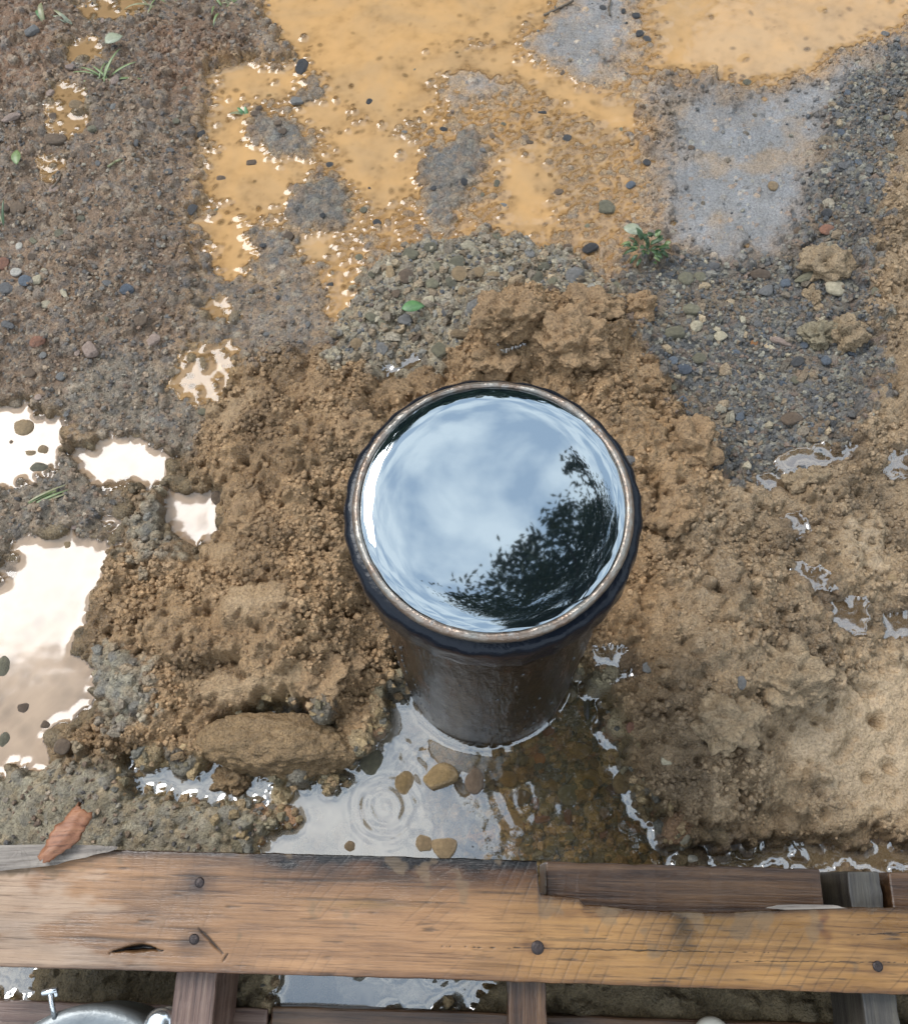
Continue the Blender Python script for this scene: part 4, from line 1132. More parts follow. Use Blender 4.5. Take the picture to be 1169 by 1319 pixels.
# ------------------------------------------------------------------ stones
from mathutils import noise as mn
def stone_mesh(seed, angular, sub=3, squash=0.65):
    bm = bmesh.new()
    bmesh.ops.create_icosphere(bm, subdivisions=sub, radius=1.0)
    rr_ = random.Random(seed)
    pl = [(Vector((rr_.gauss(0, 1), rr_.gauss(0, 1), rr_.gauss(0, 1))).normalized(), rr_.uniform(0.55, 0.9)) for _ in range(9 if angular else 4)]
    off = Vector((seed * 3.1, seed * 1.7, seed))
    for v in bm.verts:
        p = v.co.copy()
        for n_, d_ in pl:
            t_ = p.dot(n_) - d_
            if t_ > 0: p -= n_ * t_ * (0.95 if angular else 0.6)
        p *= 1 + 0.10 * mn.noise(p * 1.6 + off) + 0.04 * mn.noise(p * 4 + off)
        v.co = Vector((p.x, p.y, p.z * squash))
    m = max(max(abs(v.co.x), abs(v.co.y)) for v in bm.verts)
    for v in bm.verts: v.co /= m
    me = bpy.data.meshes.new('stone'); bm.to_mesh(me); bm.free()
    for p in me.polygons: p.use_smooth = True
    return me
SM = {
    'grey': stone_mat('grey_stone', (0.185, 0.18, 0.175)), 'blue': stone_mat('blue_grey_stone', (0.12, 0.14, 0.17)), 'olive': stone_mat('olive_stone', (0.19, 0.175, 0.12)),
    'tan': stone_mat('tan_stone', (0.30, 0.215, 0.125)), 'cream': stone_mat('cream_stone', (0.48, 0.42, 0.30)), 'white': stone_mat('white_stone', (0.62, 0.58, 0.50)),
    'pink': stone_mat('pink_stone', (0.36, 0.27, 0.225)), 'brown': stone_mat('brown_stone', (0.16, 0.115, 0.08)), 'dark': stone_mat('dark_stone', (0.065, 0.065, 0.068)),
    'red': stone_mat('red_stone', (0.26, 0.13, 0.085)), 'orange': stone_mat('orange_stone', (0.45, 0.22, 0.09)), 'wetbrown': stone_mat('wet_brown_stone', (0.30, 0.21, 0.105), 0.25),
}
SHAPES = [('a', stone_mesh(k, True)) for k in range(6)] + [('r', stone_mesh(k + 20, False)) for k in range(6)]
_mc = {}
def stone_data(colr, angular, k):
    cands = [i for i, (t_, _) in enumerate(SHAPES) if (t_ == 'a') == angular]
    i = cands[k % len(cands)]
    if (colr, i) not in _mc:
        me = SHAPES[i][1].copy(); me.materials.append(SM[colr]); _mc[(colr, i)] = me
    return _mc[(colr, i)]
PXM = 0.00078                                              # metres per photo pixel near the ground
def px_scale(u, v, z=0.0):
    p = at(u, v, z)
    return (Vector((0, 0, HC)) - p).dot(-fw) / FPX
nst = 0
def stone(u, v, wpx, hpx, colr, ang, rot=0.0, label=None, group=None, name='stone', flat=0.7, sink=0.3, base=None, cat='stone', under=False):
    global nst
    nst += 1
    p = ground_at(u, v) if base is None else at(u, v, base)
    if not under and p.z < -0.004: p = at(u, v, -0.004)
    s = px_scale(u, v)
    o = bpy.data.objects.new(name, stone_data(colr, ang, nst * 7 + 3)); col.objects.link(o)
    a, b_ = wpx * s / 2, hpx * s / 2 * 1.15
    c = (a + b_) / 2 * flat
    o.scale = (a, b_, c)
    o.rotation_euler = (rnd.uniform(-.15, .15), rnd.uniform(-.15, .15), rot)
    o.location = (p.x, p.y, p.z + c * 0.65 * (1 - 2 * sink))
    setp(o, label, cat, group)
    return o
STONES = [
    (979, 355, 28, 14, 'brown', 0, .1, 'smooth flat brown-grey stone at the edge of the grey clay'),
    (1075, 372, 30, 22, 'cream', 0, .4, 'pale rounded stone just below the crumbling tan clod'),
    (1065, 297, 22, 14, 'red', 1, 0, 'reddish pebble above the crumbling tan clod, beside the dark grit'),
    (1005, 441, 30, 12, 'pink', 1, .5, 'thin flat pinkish-brown chip lying in the dark gravel'),
    (985, 375, 24, 16, 'grey', 1, -.5, 'flat grey chip below the smooth brown-grey stone'),
    (1011, 366, 14, 14, 'blue', 1, 0, 'small square blue-grey stone beside the tan slab chip'),
    (881, 476, 20, 13, 'blue', 0, .3, 'bluish rounded pebble in the gravel beside the heap of orange soil'),
    (900, 462, 20, 15, 'olive', 0, 0, 'round olive pebble touching the bluish pebble'),
    (897, 421, 18, 14, 'cream', 1, 0, 'pale grey-cream angular stone in the middle of the gravel patch'),
    (892, 400, 28, 20, 'olive', 1, .2, 'olive-grey broken stone above the pale angular stone'),
    (927, 433, 20, 17, 'cream', 1, .7, 'crumbly cream-coloured stone in the dark gravel'),
    (868, 430, 28, 20, 'olive', 1, 0, 'tan-grey rough stone left of the pale angular stone'),
    (1019, 541, 28, 20, 'brown', 1, .2, 'angular tan-brown stone low in the dark gravel'),
    (1026, 467, 28, 12, 'dark', 1, -.5, 'dark slate sliver below the long lumpy clod'),
    (884, 360, 24, 18, 'olive', 0, 0, 'larger olive pebble of the pair near the green weed'),
    (901, 357, 16, 14, 'olive', 0, 0, 'smaller olive pebble of the pair near the green weed'),
    (1036, 358, 32, 12, 'olive', 1, -.4, 'flat grey-tan slab chip under the crumbling clod'),
    (971, 442, 10, 8, 'orange', 0, 0, 'tiny bright orange pebble in the dark gravel'),
    (919, 343, 16, 9, 'grey', 0, 0, 'flat grey pebble between weed and grey clay'),
    (1063, 465, 15, 13, 'blue', 0, 0, 'grey-blue pebble below the long lumpy clod'),
    (1028, 420, 11, 11, 'grey', 1, 0, 'small grey pebble left of the long lumpy clod'),
    (25, 317, 10, 11, 'white', 0, 0, 'small bright white pebble high in the left brown soil'),
    (21, 351, 16, 11, 'white', 0, .2, 'oval white pebble near the left edge, lower of two white ones'),
    (48, 361, 13, 16, 'cream', 1, 0, 'cream angular pebble right of the dark blue-grey stone'),
    (33, 362, 18, 14, 'blue', 0, 0, 'dark blue-grey stone between a white and a cream pebble'),
    (9, 372, 24, 15, 'grey', 1, 0, 'grey stone cut by the left edge in the brown soil'),
    (164, 374, 19, 14, 'blue', 1, .5, 'angular steel-blue stone alone in the brown soil'),
    (60, 392, 14, 11, 'cream', 0, 0, 'cream pebble below the cluster of white pebbles'),
    (83, 378, 8, 18, 'cream', 1, -.5, 'thin upright pale sliver in the brown soil'),
    (117, 452, 18, 30, 'pink', 1, -.6, 'long pinkish-white stone with a sharp tip in the brown soil'),
    (198, 439, 20, 17, 'pink', 1, 0, 'pinkish blocky stone left of the small tan puddle'),
    (182, 413, 19, 18, 'brown', 0, 0, 'rounded brown-grey stone above the pinkish blocky stone'),
    (49, 441, 22, 14, 'red', 1, 0, 'reddish-brown angular stone near the left edge'),
    (11, 419, 19, 14, 'grey', 1, .4, 'pale grey angular stone at the left edge'),
    (5, 340, 15, 18, 'red', 0, 0, 'dull red stone at the left edge beside the white pebbles'),
    (57, 349, 9, 8, 'cream', 0, 0, 'small cream pebble above the dark blue-grey stone'),
    (24, 270, 20, 18, 'brown', 0, 0, 'round brown stone at the upper end of the left soil'),
    (8, 268, 13, 12, 'brown', 1, 0, 'small brown stone left of the round brown stone'),
    (100, 455, 8, 9, 'pink', 0, 0, 'tiny pink pebble touching the long pinkish-white stone'),
    (73, 180, 30, 17, 'brown', 0, .1, 'largest flat brown-grey stone lying in the upper left silt'),
    (99, 136, 20, 13, 'tan', 0, .2, 'tan stone ringed by the small silt pool at the upper left'),
    (42, 41, 20, 14, 'grey', 1, -.6, 'grey angular stone near the upper left corner'),
    (15, 153, 28, 12, 'pink', 1, -.1, 'pale-topped brown stone at the upper left edge'),
    (389, 88, 20, 24, 'dark', 1, .3, 'pointed purplish-dark stone at the corner of the upper left pool'),
    (477, 134, 15, 14, 'dark', 0, 0, 'neat dark olive-grey pebble standing in the orange water'),
    (383, 131, 18, 17, 'grey', 1, 0, 'grey stone below the pointed dark stone'),
    (425, 213, 11, 11, 'dark', 1, 0, 'black pointed pebble on the orange pool shore'),
    (325, 212, 16, 13, 'brown', 1, 0, 'brown lump inside the left orange channel'),
    (287, 232, 18, 13, 'brown', 0, 0, 'brown pebble on the left shore of the orange channel'),
    (476, 246, 13, 13, 'brown', 0, 0, 'brown pebble in the bright patch of orange water'),
    (535, 92, 15, 10, 'olive', 0, 0, 'dark pebble alone in the upper orange water'),
    (460, 75, 8, 7, 'brown', 0, 0, 'tiny brown pebble high in the orange water'),
    (249, 270, 15, 18, 'dark', 1, .3, 'dark grey stone above the lower orange pool'),
    (697, 146, 15, 6, 'dark', 1, .2, 'thin dark sliver in the orange slurry'),
    (812, 239, 13, 11, 'blue', 1, 0, 'dark blue-grey pebble at the edge of slurry and clay'),
    (781, 268, 30, 20, 'olive', 1, 0, 'large olive-grey stone at the lower right of the slurry'),
    (719, 248, 15, 9, 'brown', 0, 0, 'flat brown pebble in the middle of the slurry'),
    (686, 275, 10, 8, 'dark', 0, 0, 'small dark round pebble in the lower slurry'),
    (648, 266, 13, 9, 'grey', 0, 0, 'small grey pebble left of the dark round pebble in slurry'),
    (598, 234, 10, 11, 'dark', 0, 0, 'dark pebble at the edge of the gravel island'),
    (760, 321, 22, 14, 'dark', 1, 0, 'dark wet stone where slurry meets the grey stones'),
    (953, 70, 12, 9, 'dark', 0, 0, 'dark stone poking out of the upper right orange pool'),
    (962, 107, 13, 10, 'olive', 0, 0, 'olive stone on the shore below the upper right pool'),
    (819, 20, 11, 9, 'dark', 0, 0, 'dark pebble at the top between the two orange pools'),
    (995, 240, 14, 13, 'tan', 0, 0, 'single tan pebble on the smooth grey clay'),
    (890, 190, 9, 8, 'brown', 0, 0, 'small brown pebble at the left of the grey clay'),
    (776, 10, 9, 7, 'dark', 0, 0, 'tiny dark pebble at the top of the grey islet'),
    (603, 317, 20, 14, 'cream', 0, 0, 'pale grey stone at the top of the grey stone patch'),
    (523, 357, 20, 18, 'brown', 0, 0, 'round brown-grey stone left in the grey stone patch'),
    (592, 431, 26, 17, 'tan', 1, .2, 'tan angular stone just behind the pipe rim'),
    (492, 450, 16, 18, 'grey', 0, 0, 'upright grey stone at the lower left of the grey stones'),
    (552, 388, 16, 14, 'cream', 1, 0, 'light grey stone above the green leaf'),
    (460, 444, 18, 15, 'tan', 0, 0, 'tan-brown round stone at the corner of the grey stone patch'),
    (666, 367, 22, 17, 'grey', 1, .3, 'light grey block above the big orange soil lump'),
    (741, 357, 26, 22, 'grey', 1, -.2, 'grey block at the right end of the grey stone patch'),
    (589, 404, 14, 11, 'cream', 1, 0, 'cream chip right of the green leaf'),
    (571, 402, 16, 13, 'grey', 1, 0, 'grey chip between green leaf and cream chip'),
    (699, 345, 18, 14, 'olive', 1, 0, 'olive-grey block between two light grey blocks'),
    (568, 1002, 48, 34, 'wetbrown', 1, .15, 'large angular tan stone in the puddle at the pipe foot'),
    (611, 1006, 28, 34, 'brown', 0, .1, 'rounded rough brown stone right of the large angular stone'),
    (523, 1010, 30, 28, 'wetbrown', 0, 0, 'wet tan stone beside the drop rings'),
    (546, 1086, 26, 30, 'tan', 1, .2, 'square tan stone against the back of the pallet'),
    (573, 1090, 38, 30, 'tan', 1, .1, 'triangular tan stone against the back of the pallet'),
    (607, 1091, 18, 15, 'dark', 0, 0, 'dark pebble right of the triangular stone by the pallet'),
    (735, 896, 18, 19, 'cream', 1, 0, 'pale wet stone beside the right foot of the pipe'),
    (755, 912, 11, 30, 'grey', 1, .05, 'slender grey stone standing by the right foot of the pipe'),
    (881, 1081, 16, 12, 'cream', 1, 0, 'pale chip at the corner of the puddle by the pallet'),
    (891, 1106, 15, 13, 'white', 1, 0, 'white chip wedged behind the pallet board'),
    (746, 965, 38, 24, 'wetbrown', 1, .3, 'broad brown stone under the clear water'),
    (656, 1003, 26, 22, 'wetbrown', 0, 0, 'round brown stone under the clear water'),
    (697, 1055, 24, 14, 'red', 1, .2, 'red-brown stone under the clear water'),
    (731, 1052, 14, 19, 'red', 1, 0, 'small upright red stone under the clear water'),
    (670, 1028, 30, 18, 'brown', 0, 0, 'long brown stone under the clear water'),
    (695, 978, 15, 16, 'orange', 0, 0, 'ochre pebble under the clear water'),
    (778, 1047, 13, 12, 'pink', 0, 0, 'pale pebble at the right bank of the clear puddle'),
    (858, 980, 14, 14, 'cream', 1, 0, 'cream chip in the soil bank right of the clear puddle'),
    (813, 938, 14, 14, 'red', 0, 0, 'reddish pebble ringed by water at the soil bank'),
    (450, 1092, 24, 18, 'tan', 0, 0, 'tan pebble half hidden against the pallet board'),
    (480, 982, 36, 32, 'olive', 0, 0, 'round olive-grey stone at the end of the long clod'),
    (33, 552, 28, 24, 'tan', 0, 0, 'tan lump standing in the white upper left puddle'),
    (19, 571, 14, 12, 'brown', 0, 0, 'small brown lump below the tan lump in the white puddle'),
    (55, 604, 28, 16, 'olive', 0, 0, 'olive lump at the shore of the white puddle near a grass blade'),
    (57, 582, 17, 15, 'tan', 0, 0, 'tan lump at the right shore of the upper left puddle'),
    (213, 598, 15, 16, 'brown', 1, 0, 'brown lump in the right end of the white puddle'),
    (284, 641, 24, 21, 'brown', 0, 0, 'brown lump at the tip of the bright side puddle'),
    (88, 703, 15, 14, 'tan', 0, 0, 'lone tan lump in the big left puddle'),
    (32, 912, 19, 17, 'brown', 1, 0, 'brown lump in the brown end of the left puddle'),
    (62, 935, 18, 16, 'brown', 0, 0, 'second brown lump in the brown end of the left puddle'),
    (82, 962, 24, 18, 'brown', 0, 0, 'lowest brown lump at the right shore of the left puddle'),
    (6, 860, 22, 26, 'olive', 0, 0, 'olive lump at the left edge in the brown puddle'),
    (8, 955, 18, 20, 'olive', 0, 0, 'olive lump at the left edge at the puddle end'),
    (42, 585, 20, 10, 'tan', 0, 0, 'low tan lump between two lumps on the white puddle shore'),
    (40, 480, 14, 13, 'brown', 0, 0, 'brown pebble above the white upper left puddle'),
    (1150, 745, 14, 12, 'tan', 0, 0, 'tan pebble at the right edge above the tan mud'),
    (808, 595, 20, 14, 'grey', 1, 0, 'wet grey stone in the orange soil right of the rim'),
    (833, 860, 16, 12, 'grey', 1, 0, 'grey stone in the soil right of the pipe foot'),
    (955, 880, 12, 15, 'grey', 1, 0, 'grey chip on the soil bank above the tan mud'),
]
for k, (u, v, w_, h_, c_, an_, ro_, lb) in enumerate(STONES):
    sub_ = 'under the clear water' in lb
    lump = 'lump' in lb or 'puddle at the pipe' in lb
    stone(u, v, w_, h_, c_, bool(an_), ro_ * -1, lb, None, 'stone' if w_ > 13 else 'pebble', flat=0.5 if sub_ else (0.9 if lump else 0.7), sink=0.05 if sub_ else 0.3, under=sub_)
# unlisted pebbles, alike among themselves
def scatter(mask, n, smin, smax, cols_, label, group, ang=0.6, name='pebble', flat=0.7, sink=0.3):
    m = mask.copy(); m[(GY < at(600, 1090, 0).y)] = 0
    cum = np.cumsum(m.ravel())
    placed = 0; pts = []
    for _ in range(n * 12):
        j, i = divmod(int(np.searchsorted(cum, rnd.random() * cum[-1])), nx)
        p = Vector((gx[i], gy[j], H[j, i])) - Vector((0, 0, HC))
        zz = p.dot(fw); u = PW / 2 + FPX * p.dot(cr) / zz; v = PH / 2 - FPX * p.dot(cu) / zz
        if not (5 < u < PW - 5 and 5 < v < PH - 5): continue
        if math.hypot(u - 630, (v - 700)) < 225: continue
        if any(abs(u - a) + abs(v - b) < 16 for a, b in pts) or any(abs(u - s[0]) + abs(v - s[1]) < 22 for s in STONES): continue
        pts.append((u, v))
        w_ = smin + (smax - smin) * rnd.random() ** 1.7
        c_, an_ = rnd.choice(cols_), rnd.random() < ang
        stone(u, v, w_, w_ * rnd.uniform(0.6, 0.95), c_, an_, rnd.uniform(0, 3.1), ('angular ' if an_ else 'rounded ') + {'blue': 'blue-grey'}.get(c_, c_) + ' ' + label, group, name, flat, sink, cat='pebble', under='under' in label)
        placed += 1
        if placed >= n: break
scatter(cl['gravel'], 55, 9, 17, ['grey', 'grey', 'olive', 'dark', 'blue', 'brown'], 'small stone among the dark gravel right of the pipe', 'stones in the dark gravel', ang=0.85)
scatter(cl['greystones'], 40, 11, 24, ['grey', 'olive', 'olive', 'brown', 'tan'], 'muddy stone in the patch behind the pipe', 'stones in the patch behind the pipe', ang=0.85)
scatter(cl['front'] * (GX > at(640, 1000).x), 22, 16, 36, ['wetbrown', 'tan', 'wetbrown', 'olive', 'red', 'tan'], 'stone lying under the clear puddle water', 'stones under the clear puddle water', ang=0.7, name='stone', flat=0.5, sink=0.08)
scatter(cl['slurry'], 32, 8, 14, ['brown', 'dark', 'olive', 'grey'], 'wet pebble poking through the orange slurry', 'pebbles in the orange slurry', ang=0.3)
scatter(cl['brown'] + cl['leftgrey'], 40, 9, 17, ['brown', 'brown', 'grey', 'olive', 'pink'], 'pebble half buried in the brown left soil', 'pebbles in the brown left soil')
scatter(cl['midgrey'] + cl['islandgravel'], 14, 8, 14, ['brown', 'grey', 'dark'], 'pebble in the wet grey mud between the orange pools', 'pebbles between the orange pools')

# ------------------------------------------------------------------ clods of soil
CM = {'soil': clod_mat('soil_clod', SOIL), 'tan': clod_mat('tan_clod', (0.40, 0.285, 0.17)), 'wet': clod_mat('wet_clod', (0.33, 0.215, 0.11), 0.4), 'olive': clod_mat('olive_clod', (0.32, 0.26, 0.165))}
def clod(u, v, wpx, hpx, zf, rot, mt, label, seed, sink=0.36, crumb=1.25, sub=5, base=None, rgh=0.34):
    p = ground_at(u, v) if base is None else at(u, v, base)
    s = px_scale(u, v)
    a, b_ = wpx * s / 2, hpx * s / 2 * 1.1
    c = zf * min(a, b_)
    bm = bmesh.new(); bmesh.ops.create_icosphere(bm, subdivisions=sub, radius=1)
    off = Vector((seed * 5.3, seed * 2.1, seed * 7.7))
    sz = min(a, b_)
    for vv in bm.verts:
        n_ = vv.co.copy()
        q = Vector((n_.x * a, n_.y * b_, n_.z * c))
        d = rgh * mn.fractal(n_ * 1.5 + off, 0.8, 2.0, 4) * sz
        wv = mn.voronoi(q / 0.0085 + off)[0]; w3 = mn.voronoi(q / 0.004 + off)[0]
        w0 = mn.voronoi(q / 0.017 + off)[0]
        d += crumb * (0.0085 * (0.25 - w0[0] ** 2) * (0.3 if seed == 1 else 1) + 0.0052 * (0.25 - wv[0] ** 2) + 0.0024 * (0.25 - w3[0] ** 2)) + 0.0016 * mn.noise(q * 150 + off)
        vv.co = q + n_ * d
    o = bm_obj('soil_clod', bm, CM[mt])
    o.location = (p.x, p.y, p.z + c * (1 - 2 * sink) * 0.8)
    o.rotation_euler = (0, 0, rot)
    return setp(o, label, 'clod')
clod(360, 962, 212, 72, 1.1, -0.13, 'wet', 'long smooth-topped tan clod lying in the puddle near the pallet', 1, 0.24, 0.6, sub=6, base=0.006, rgh=0.16)
clod(300, 1006, 48, 34, 0.8, 0.3, 'wet', 'small wet clod at the lower left of the long clod', 2, base=0.0)
clod(1062, 343, 66, 46, 0.8, 0.0, 'tan', 'crumbling tan clod at the upper right beside the grey clay', 3)
clod(1048, 385, 26, 34, 0.7, 0.2, 'tan', 'little tan clod trailing below the crumbling tan clod', 4, sub=5)
clod(1057, 433, 50, 34, 0.8, 0.0, 'olive', 'left half of the long lumpy clod in the dark gravel', 5, sub=5)
clod(1088, 432, 46, 42, 0.85, 0.3, 'tan', 'orange-tan lumpy clod at the right rim of the dark gravel', 6)
clod(825, 397, 40, 38, 0.9, 0.0, 'soil', 'single orange clod apart from the heap behind the pipe', 7)
clod(655, 405, 84, 62, 0.7, 0.2, 'soil', 'highest orange lump on the heap behind the pipe', 8, 0.46, sub=6)
clod(735, 440, 96, 70, 0.6, -0.4, 'soil', 'broad orange lump on the heap behind the pipe, by the rim', 9, 0.46, sub=6)
clod(645, 455, 70, 56, 0.6, 0.3, 'soil', 'rough orange lump squeezed between the rim and the highest lump', 10, 0.46)
clod(760, 395, 76, 40, 0.6, -0.2, 'soil', 'flat orange lump between the heap and the grey stones', 11, 0.46)
clod(425, 860, 90, 60, 0.6, 0.2, 'soil', 'crumbly clod leaning against the left side of the pipe', 12, base=0.045)
clod(1040, 620, 60, 34, 0.7, 0.0, 'tan', 'tan clod beside the small bright puddle at the right', 13)
clod(870, 665, 66, 46, 0.7, 0.4, 'soil', 'orange clod on the heap right of the collar', 14)
clod(1010, 870, 90, 70, 0.6, -0.5, 'tan', 'big tan clod at the left end of the smooth tan mud', 15)
clod(935, 930, 80, 66, 0.6, 0.2, 'tan', 'rough tan clod on the bank left of the big tan clod', 16)
clod(890, 570, 60, 60, 0.55, 0.2, 'soil', 'orange clod at the rim of the dark gravel, right of the collar', 17)
clod(330, 665, 60, 44, 0.6, 0.2, 'soil', 'brown clod in the middle of the heap left of the pipe', 18)
clod(460, 555, 60, 44, 0.6, 0.2, 'soil', 'brown clod behind the upper left of the rim', 19)

# ------------------------------------------------------------------ plants
def leaf_mat(name, c, rough=0.45):
    m, nt, b = newmat(name)
    tcn = N(nt, 'ShaderNodeTexCoord')
    n1 = noise(nt, 220, 4, 0.6, tcn.outputs['Object'])
    r = ramp(nt, n1.outputs['Fac'], [(0.3, tuple(x * .7 for x in c)), (0.7, tuple(x * 1.25 for x in c))])
    nt.links.new(r.outputs[0], b.inputs['Base Color'])
    b.inputs['Roughness'].default_value = rough
    b.inputs['Subsurface Weight'].default_value = 0.0
    return m
M_LEAF = leaf_mat('fresh_leaf', (0.08, 0.165, 0.06)); M_WEED = leaf_mat('dark_weed', (0.03, 0.06, 0.018)); M_GRASS = leaf_mat('grass_blade', (0.14, 0.185, 0.07)); M_DRY = leaf_mat('muddy_leaf', (0.25, 0.26, 0.18)); M_STEM = leaf_mat('pale_stem', (0.2, 0.19, 0.1))
def leaf_bm(bm, base, direction, length, width, curl=0.25, fold=0.25, nseg=8, tip=0.9):
    d = direction.normalized(); sd_ = d.cross(Vector((0, 0, 1)))
    if sd_.length < 1e-4: sd_ = Vector((1, 0, 0))
    sd_.normalize(); nrm = sd_.cross(d).normalized()
    prev_ = None
    for k in range(nseg + 1):
        t_ = k / nseg
        w_ = width / 2 * (math.sin(math.pi * t_ ** tip) ** 0.8 if 0 < t_ < 1 else 0.02)
        c = base + d * length * t_ - Vector((0, 0, 1)) * curl * length * t_ * t_
        l, m_, r_ = bm.verts.new(c - sd_ * w_ + nrm * w_ * fold), bm.verts.new(c), bm.verts.new(c + sd_ * w_ + nrm * w_ * fold)
        if prev_:
            bm.faces.new((prev_[0], prev_[1], m_, l)); bm.faces.new((prev_[1], prev_[2], r_, m_))
        prev_ = (l, m_, r_)
def solid(o, th):
    s = o.modifiers.new('solid', 'SOLIDIFY'); s.thickness = th
def one_leaf(u, v, length, width, ang, mat, label, lift=0.006, pitch=0.15, name='fallen_leaf', cat='leaf', curl=0.2):
    p = ground_at(u, v)
    bm = bmesh.new()
    d = Vector((math.cos(ang), math.sin(ang), pitch))
    leaf_bm(bm, Vector((-math.cos(ang), -math.sin(ang), 0)) * length / 2, d, length, width, curl)
    o = bm_obj(name, bm, mat); solid(o, 0.0003)
    o.location = p + Vector((0, 0, lift))
    return setp(o, label, cat)
one_leaf(533, 403, 0.027, 0.015, 0.1, M_LEAF, 'bright green fallen leaf on the grey stones behind the pipe', 0.012)
one_leaf(150, 58, 0.026, 0.020, 0.5, M_DRY, 'pale mud-filmed green leaf near the upper left grass', 0.010)
one_leaf(26, 209, 0.026, 0.012, 1.7, M_GRASS, 'light green leaf tip at the left edge below the big flat stone', 0.010)
one_leaf(814, 305, 0.026, 0.016, -0.4, M_DRY, 'pale grey-green leaf beside the green weed', 0.012)
def grass(u, v, n, ln, spread, mat, label, name='grass_tuft', cat='grass', a0=0, a1=6.28, w=0.0028, pitch=(0.3, 1.2)):
    p = ground_at(u, v)
    root = empty(name, p); setp(root, label, cat)
    for k in range(n):
        bm = bmesh.new()
        a = rnd.uniform(a0, a1)
        d = Vector((math.cos(a), math.sin(a), rnd.uniform(*pitch)))
        leaf_bm(bm, Vector((rnd.uniform(-1, 1), rnd.uniform(-1, 1), 0)) * spread, d, ln * rnd.uniform(0.6, 1.15), w * rnd.uniform(.7, 1.2), rnd.uniform(0.2, 0.6), 0.35, 8, 0.7)
        o = bm_obj('blade', bm, mat if rnd.random() < 0.75 else M_STEM, root); solid(o, 0.00025)
    return root
grass(135, 103, 13, 0.055, 0.008, M_GRASS, 'straggling grass tuft on the upper left soil below a pale leaf', a0=-0.5, a1=3.4, pitch=(0.05, 0.6))
grass(57, 30, 3, 0.045, 0.003, M_LEAF, 'two bright green blades near the upper left corner', a0=1.4, a1=2.2, w=0.009)
grass(90, 30, 4, 0.04, 0.004, M_DRY, 'pale sprig right of the bright green blades', a0=1.8, a1=3.0, w=0.005)
grass(205, 3, 9, 0.05, 0.012, M_GRASS, 'dark grass tuft at the top edge above the brown heap')
grass(285, 8, 9, 0.04, 0.016, M_GRASS, 'sparse grass tuft at the top edge beside the orange pool')
grass(35, 655, 5, 0.075, 0.006, M_GRASS, 'flattened grass blades among pebbles between the white puddles', a0=0.2, a1=0.8, pitch=(0.05, 0.25))
grass(30, 610, 3, 0.05, 0.004, M_GRASS, 'thin grass stalk at the shore of the white puddle', a0=0.9, a1=1.4, w=0.002, pitch=(0.1, 0.3))
grass(330, 130, 4, 0.06, 0.006, M_DRY, 'bent straw blade over the left orange pool', a0=-0.3, a1=2.9, w=0.003, pitch=(0.05, 0.2))
grass(318, 148, 4, 0.022, 0.004, M_LEAF, 'tiny green sprout on the islet in the left orange pool', w=0.005)
grass(4, 290, 3, 0.04, 0.004, M_WEED, 'dark grass blade at the left edge above the white pebbles', a0=1.2, a1=2.4, w=0.003)
p = ground_at(832, 325)
weed = empty('weed', p); setp(weed, 'dark green leafy weed growing between slurry and gravel', 'weed')
for k in range(46):
    a = k * 2.4 + rnd.uniform(-.9, .9); bm = bmesh.new()
    d = Vector((math.cos(a), math.sin(a), rnd.uniform(0.15, 1.1)))
    leaf_bm(bm, Vector((math.cos(a), math.sin(a), 0.15)) * rnd.uniform(0.001, 0.02) + Vector((0, 0, rnd.uniform(0.002, 0.016))), d, rnd.uniform(0.007, 0.018), rnd.uniform(0.003, 0.007), rnd.uniform(.0, .9), 0.45, 6, rnd.uniform(0.6, 1.1))
    o = bm_obj('leaf', bm, M_WEED if k % 6 else M_GRASS, weed); solid(o, 0.0003)
def twig(pts, r, mat, label, lift=0.003):
    P = [ground_at(u, v) + Vector((0, 0, lift)) for u, v in pts]
    bm = bmesh.new()
    for a, b_ in zip(P[:-1], P[1:]): cyl(bm, a - P[0], b_ - P[0], r, 8, r * 0.85)
    o = bm_obj('twig', bm, mat); o.location = P[0]
    setp(o, label, 'twig')
M_TWIG = simple_mat('twig_bark', (0.10, 0.075, 0.05), 0.6, 0, 300, 0.4)
twig([(700, 22), (720, 12), (738, 3)], 0.0018, M_TWIG, 'dark twig at the top beside the grey islet')
twig([(785, 22), (783, 12), (786, 2)], 0.0014, M_TWIG, 'thin curved twig at the top right of the grey islet')
twig([(140, 217), (150, 210), (158, 207)], 0.0016, M_STEM, 'pale straw bit on the upper left heap')
twig([(68, 245), (76, 235), (80, 226)], 0.0016, M_TWIG, 'short dark stalk in the left soil below the silt')

# ------------------------------------------------------------------ the overhanging tree (seen mirrored in the water) and the far wood
def refl(u, v, Z):
    p = at(u, v, PH_); d = ray(u, v)
    t_ = (Z - PH_) / -d.z
    return Vector((p.x + d.x * t_, p.y + d.y * t_, Z))
clumps = []
for (u, v, r) in [(585, 788, 12), (610, 780, 20), (640, 765, 24), (655, 735, 22), (672, 715, 16), (690, 700, 14), (712, 668, 14), (728, 660, 12), (722, 690, 20), (745, 700, 22), (770, 695, 18), (700, 735, 24), (680, 765, 26), (720, 770, 26),
                  (748, 590, 16), (735, 600, 10), (762, 600, 14), (640, 790, 20), (690, 800, 26), (740, 740, 24), (765, 760, 26), (790, 720, 24), (775, 620, 8), (780, 650, 10), (800, 660, 18)]:
    clumps.append((refl(u, v, rnd.uniform(4.3, 5.0)), r * 0.0042))
poly_in = lambda u, v: v > 700 + (760 - u) * 0.62 if u < 760 else v > 640 - (u - 760) * 0.15
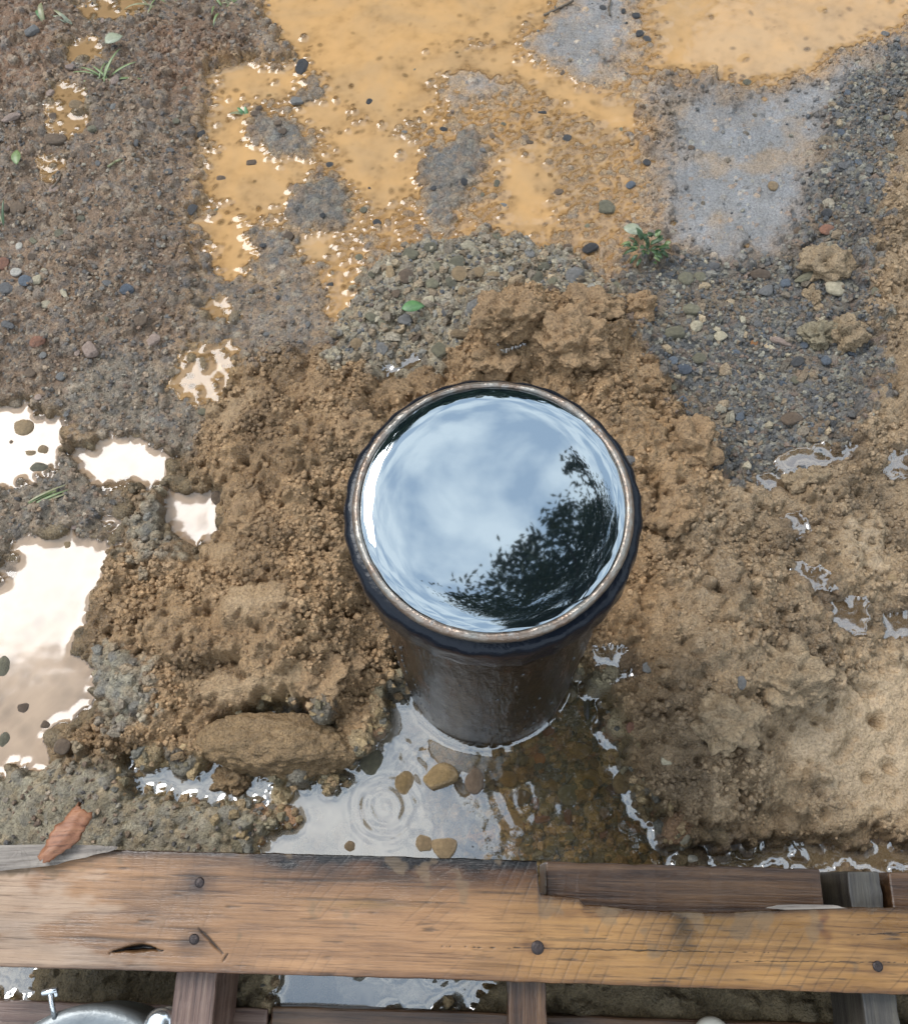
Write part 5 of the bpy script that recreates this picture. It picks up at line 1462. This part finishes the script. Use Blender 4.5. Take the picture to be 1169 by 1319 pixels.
for _ in range(1500):
    u, v = rnd.uniform(590, 1400), rnd.uniform(650, 2150)
    if v > 900 and u < 640 + (v - 900) * 0.15: continue
    if not poly_in(u, v): continue
    clumps.append((refl(u, v, rnd.uniform(4.3, 6.6)), rnd.uniform(0.10, 0.24)))
lv, lf = [], []
rgl = np.random.default_rng(5)
n_per = 115
for c, r in clumps:
    k = int(n_per * (r / 0.1) ** 1.1) + 8
    ctr = np.array(c) + rgl.normal(0, 1, (k, 3)) * np.array([r, r, r * 0.7]) * 0.55
    d = rgl.normal(0, 1, (k, 3)); d[:, 2] *= 0.5; d /= np.linalg.norm(d, axis=1, keepdims=True)
    upv = rgl.normal(0, 0.5, (k, 3)) + np.array([0, 0, 1]); s_ = np.cross(d, upv); s_ /= np.linalg.norm(s_, axis=1, keepdims=True)
    ln = rgl.uniform(0.028, 0.056, (k, 1)); wd = ln * 0.2
    nr_ = np.cross(s_, d)
    pts_ = np.stack([ctr - d * ln / 2, ctr - s_ * wd + nr_ * wd * .3, ctr + d * ln / 2, ctr + s_ * wd + nr_ * wd * .3], 1)
    lv.append(pts_.reshape(-1, 3))
LV = np.concatenate(lv); LQ = np.arange(len(LV)).reshape(-1, 4)
tr_base = Vector((2.7, -1.5, 0.0))
tree = empty('tree', tr_base); setp(tree, 'tall leafy tree overhanging the pipe, seen mirrored in its water', 'tree')
M_TLEAF = simple_mat('tree_leaf', (0.05, 0.085, 0.03), 0.5, 0, 3.0, 0.4)
M_TBARK = simple_mat('tree_bark', (0.09, 0.07, 0.05), 0.8, 0, 12, 0.4, 30, 0.02)
me = np_mesh('crown', LV - np.array(tr_base), LQ, False)
cro = link('crown', me, tree, M_TLEAF); cro['kind'] = 'stuff'
bm = bmesh.new()
tp = [Vector((0, 0, -0.1)), Vector((-0.05, 0.05, 1.6)), Vector((-0.2, 0.2, 3.0)), Vector((-0.5, 0.4, 4.4)), Vector((-0.8, 0.7, 6.0))]
for k in range(4): cyl(bm, tp[k], tp[k + 1], 0.20 - 0.038 * k, 18, 0.20 - 0.038 * (k + 1))
bm_obj('trunk', bm, M_TBARK, tree)
for k, (c, r) in enumerate(rnd.sample(clumps[25:], 16) + [clumps[8], clumps[14]]):
    bm = bmesh.new(); a = tp[2 if k % 2 else 3]; b_ = Vector(c) - tr_base
    mid = a.lerp(b_, 0.5) + Vector((0, 0, 0.35))
    cyl(bm, a, mid, 0.05, 10, 0.028); cyl(bm, mid, b_, 0.028, 8, 0.006)
    bm_obj('limb', bm, M_TBARK, tree)
n = 16000
a = np.concatenate([rgl.uniform(0, 2 * np.pi, 7000), rgl.normal(np.pi * 0.53, 0.42, n - 7000)]); rad_ = rgl.uniform(13, 19, n)
hm = 3.6 + 14.5 * np.exp(-((a - np.pi * 0.53) / 0.50) ** 4) + 1.6 * np.sin(a * 3 + 1) + 1.2 * np.sin(a * 7) + 0.9 * np.sin(a * 17 + 2)
ctr = np.stack([rad_ * np.cos(a), rad_ * np.sin(a), hm * rgl.random(n) ** 0.8], 1)
d = rgl.normal(0, 1, (n, 3)); d /= np.linalg.norm(d, axis=1, keepdims=True)
s_ = np.cross(d, rgl.normal(0, 1, (n, 3))); s_ /= np.linalg.norm(s_, axis=1, keepdims=True)
ln = rgl.uniform(0.3, 0.65, (n, 1))
pts_ = np.stack([ctr - d * ln, ctr - s_ * ln * .6, ctr + d * ln, ctr + s_ * ln * .6], 1).reshape(-1, 3)
me = np_mesh('woodland', pts_, np.arange(4 * n).reshape(-1, 4), False)
setp(link('woodland', me, None, M_TLEAF), 'dark belt of trees around the building site', kind='stuff')
scene.cycles.max_bounces = 8
scene.cycles.transparent_max_bounces = 12
scene.cycles.caustics_reflective = False
scene.cycles.caustics_refractive = False
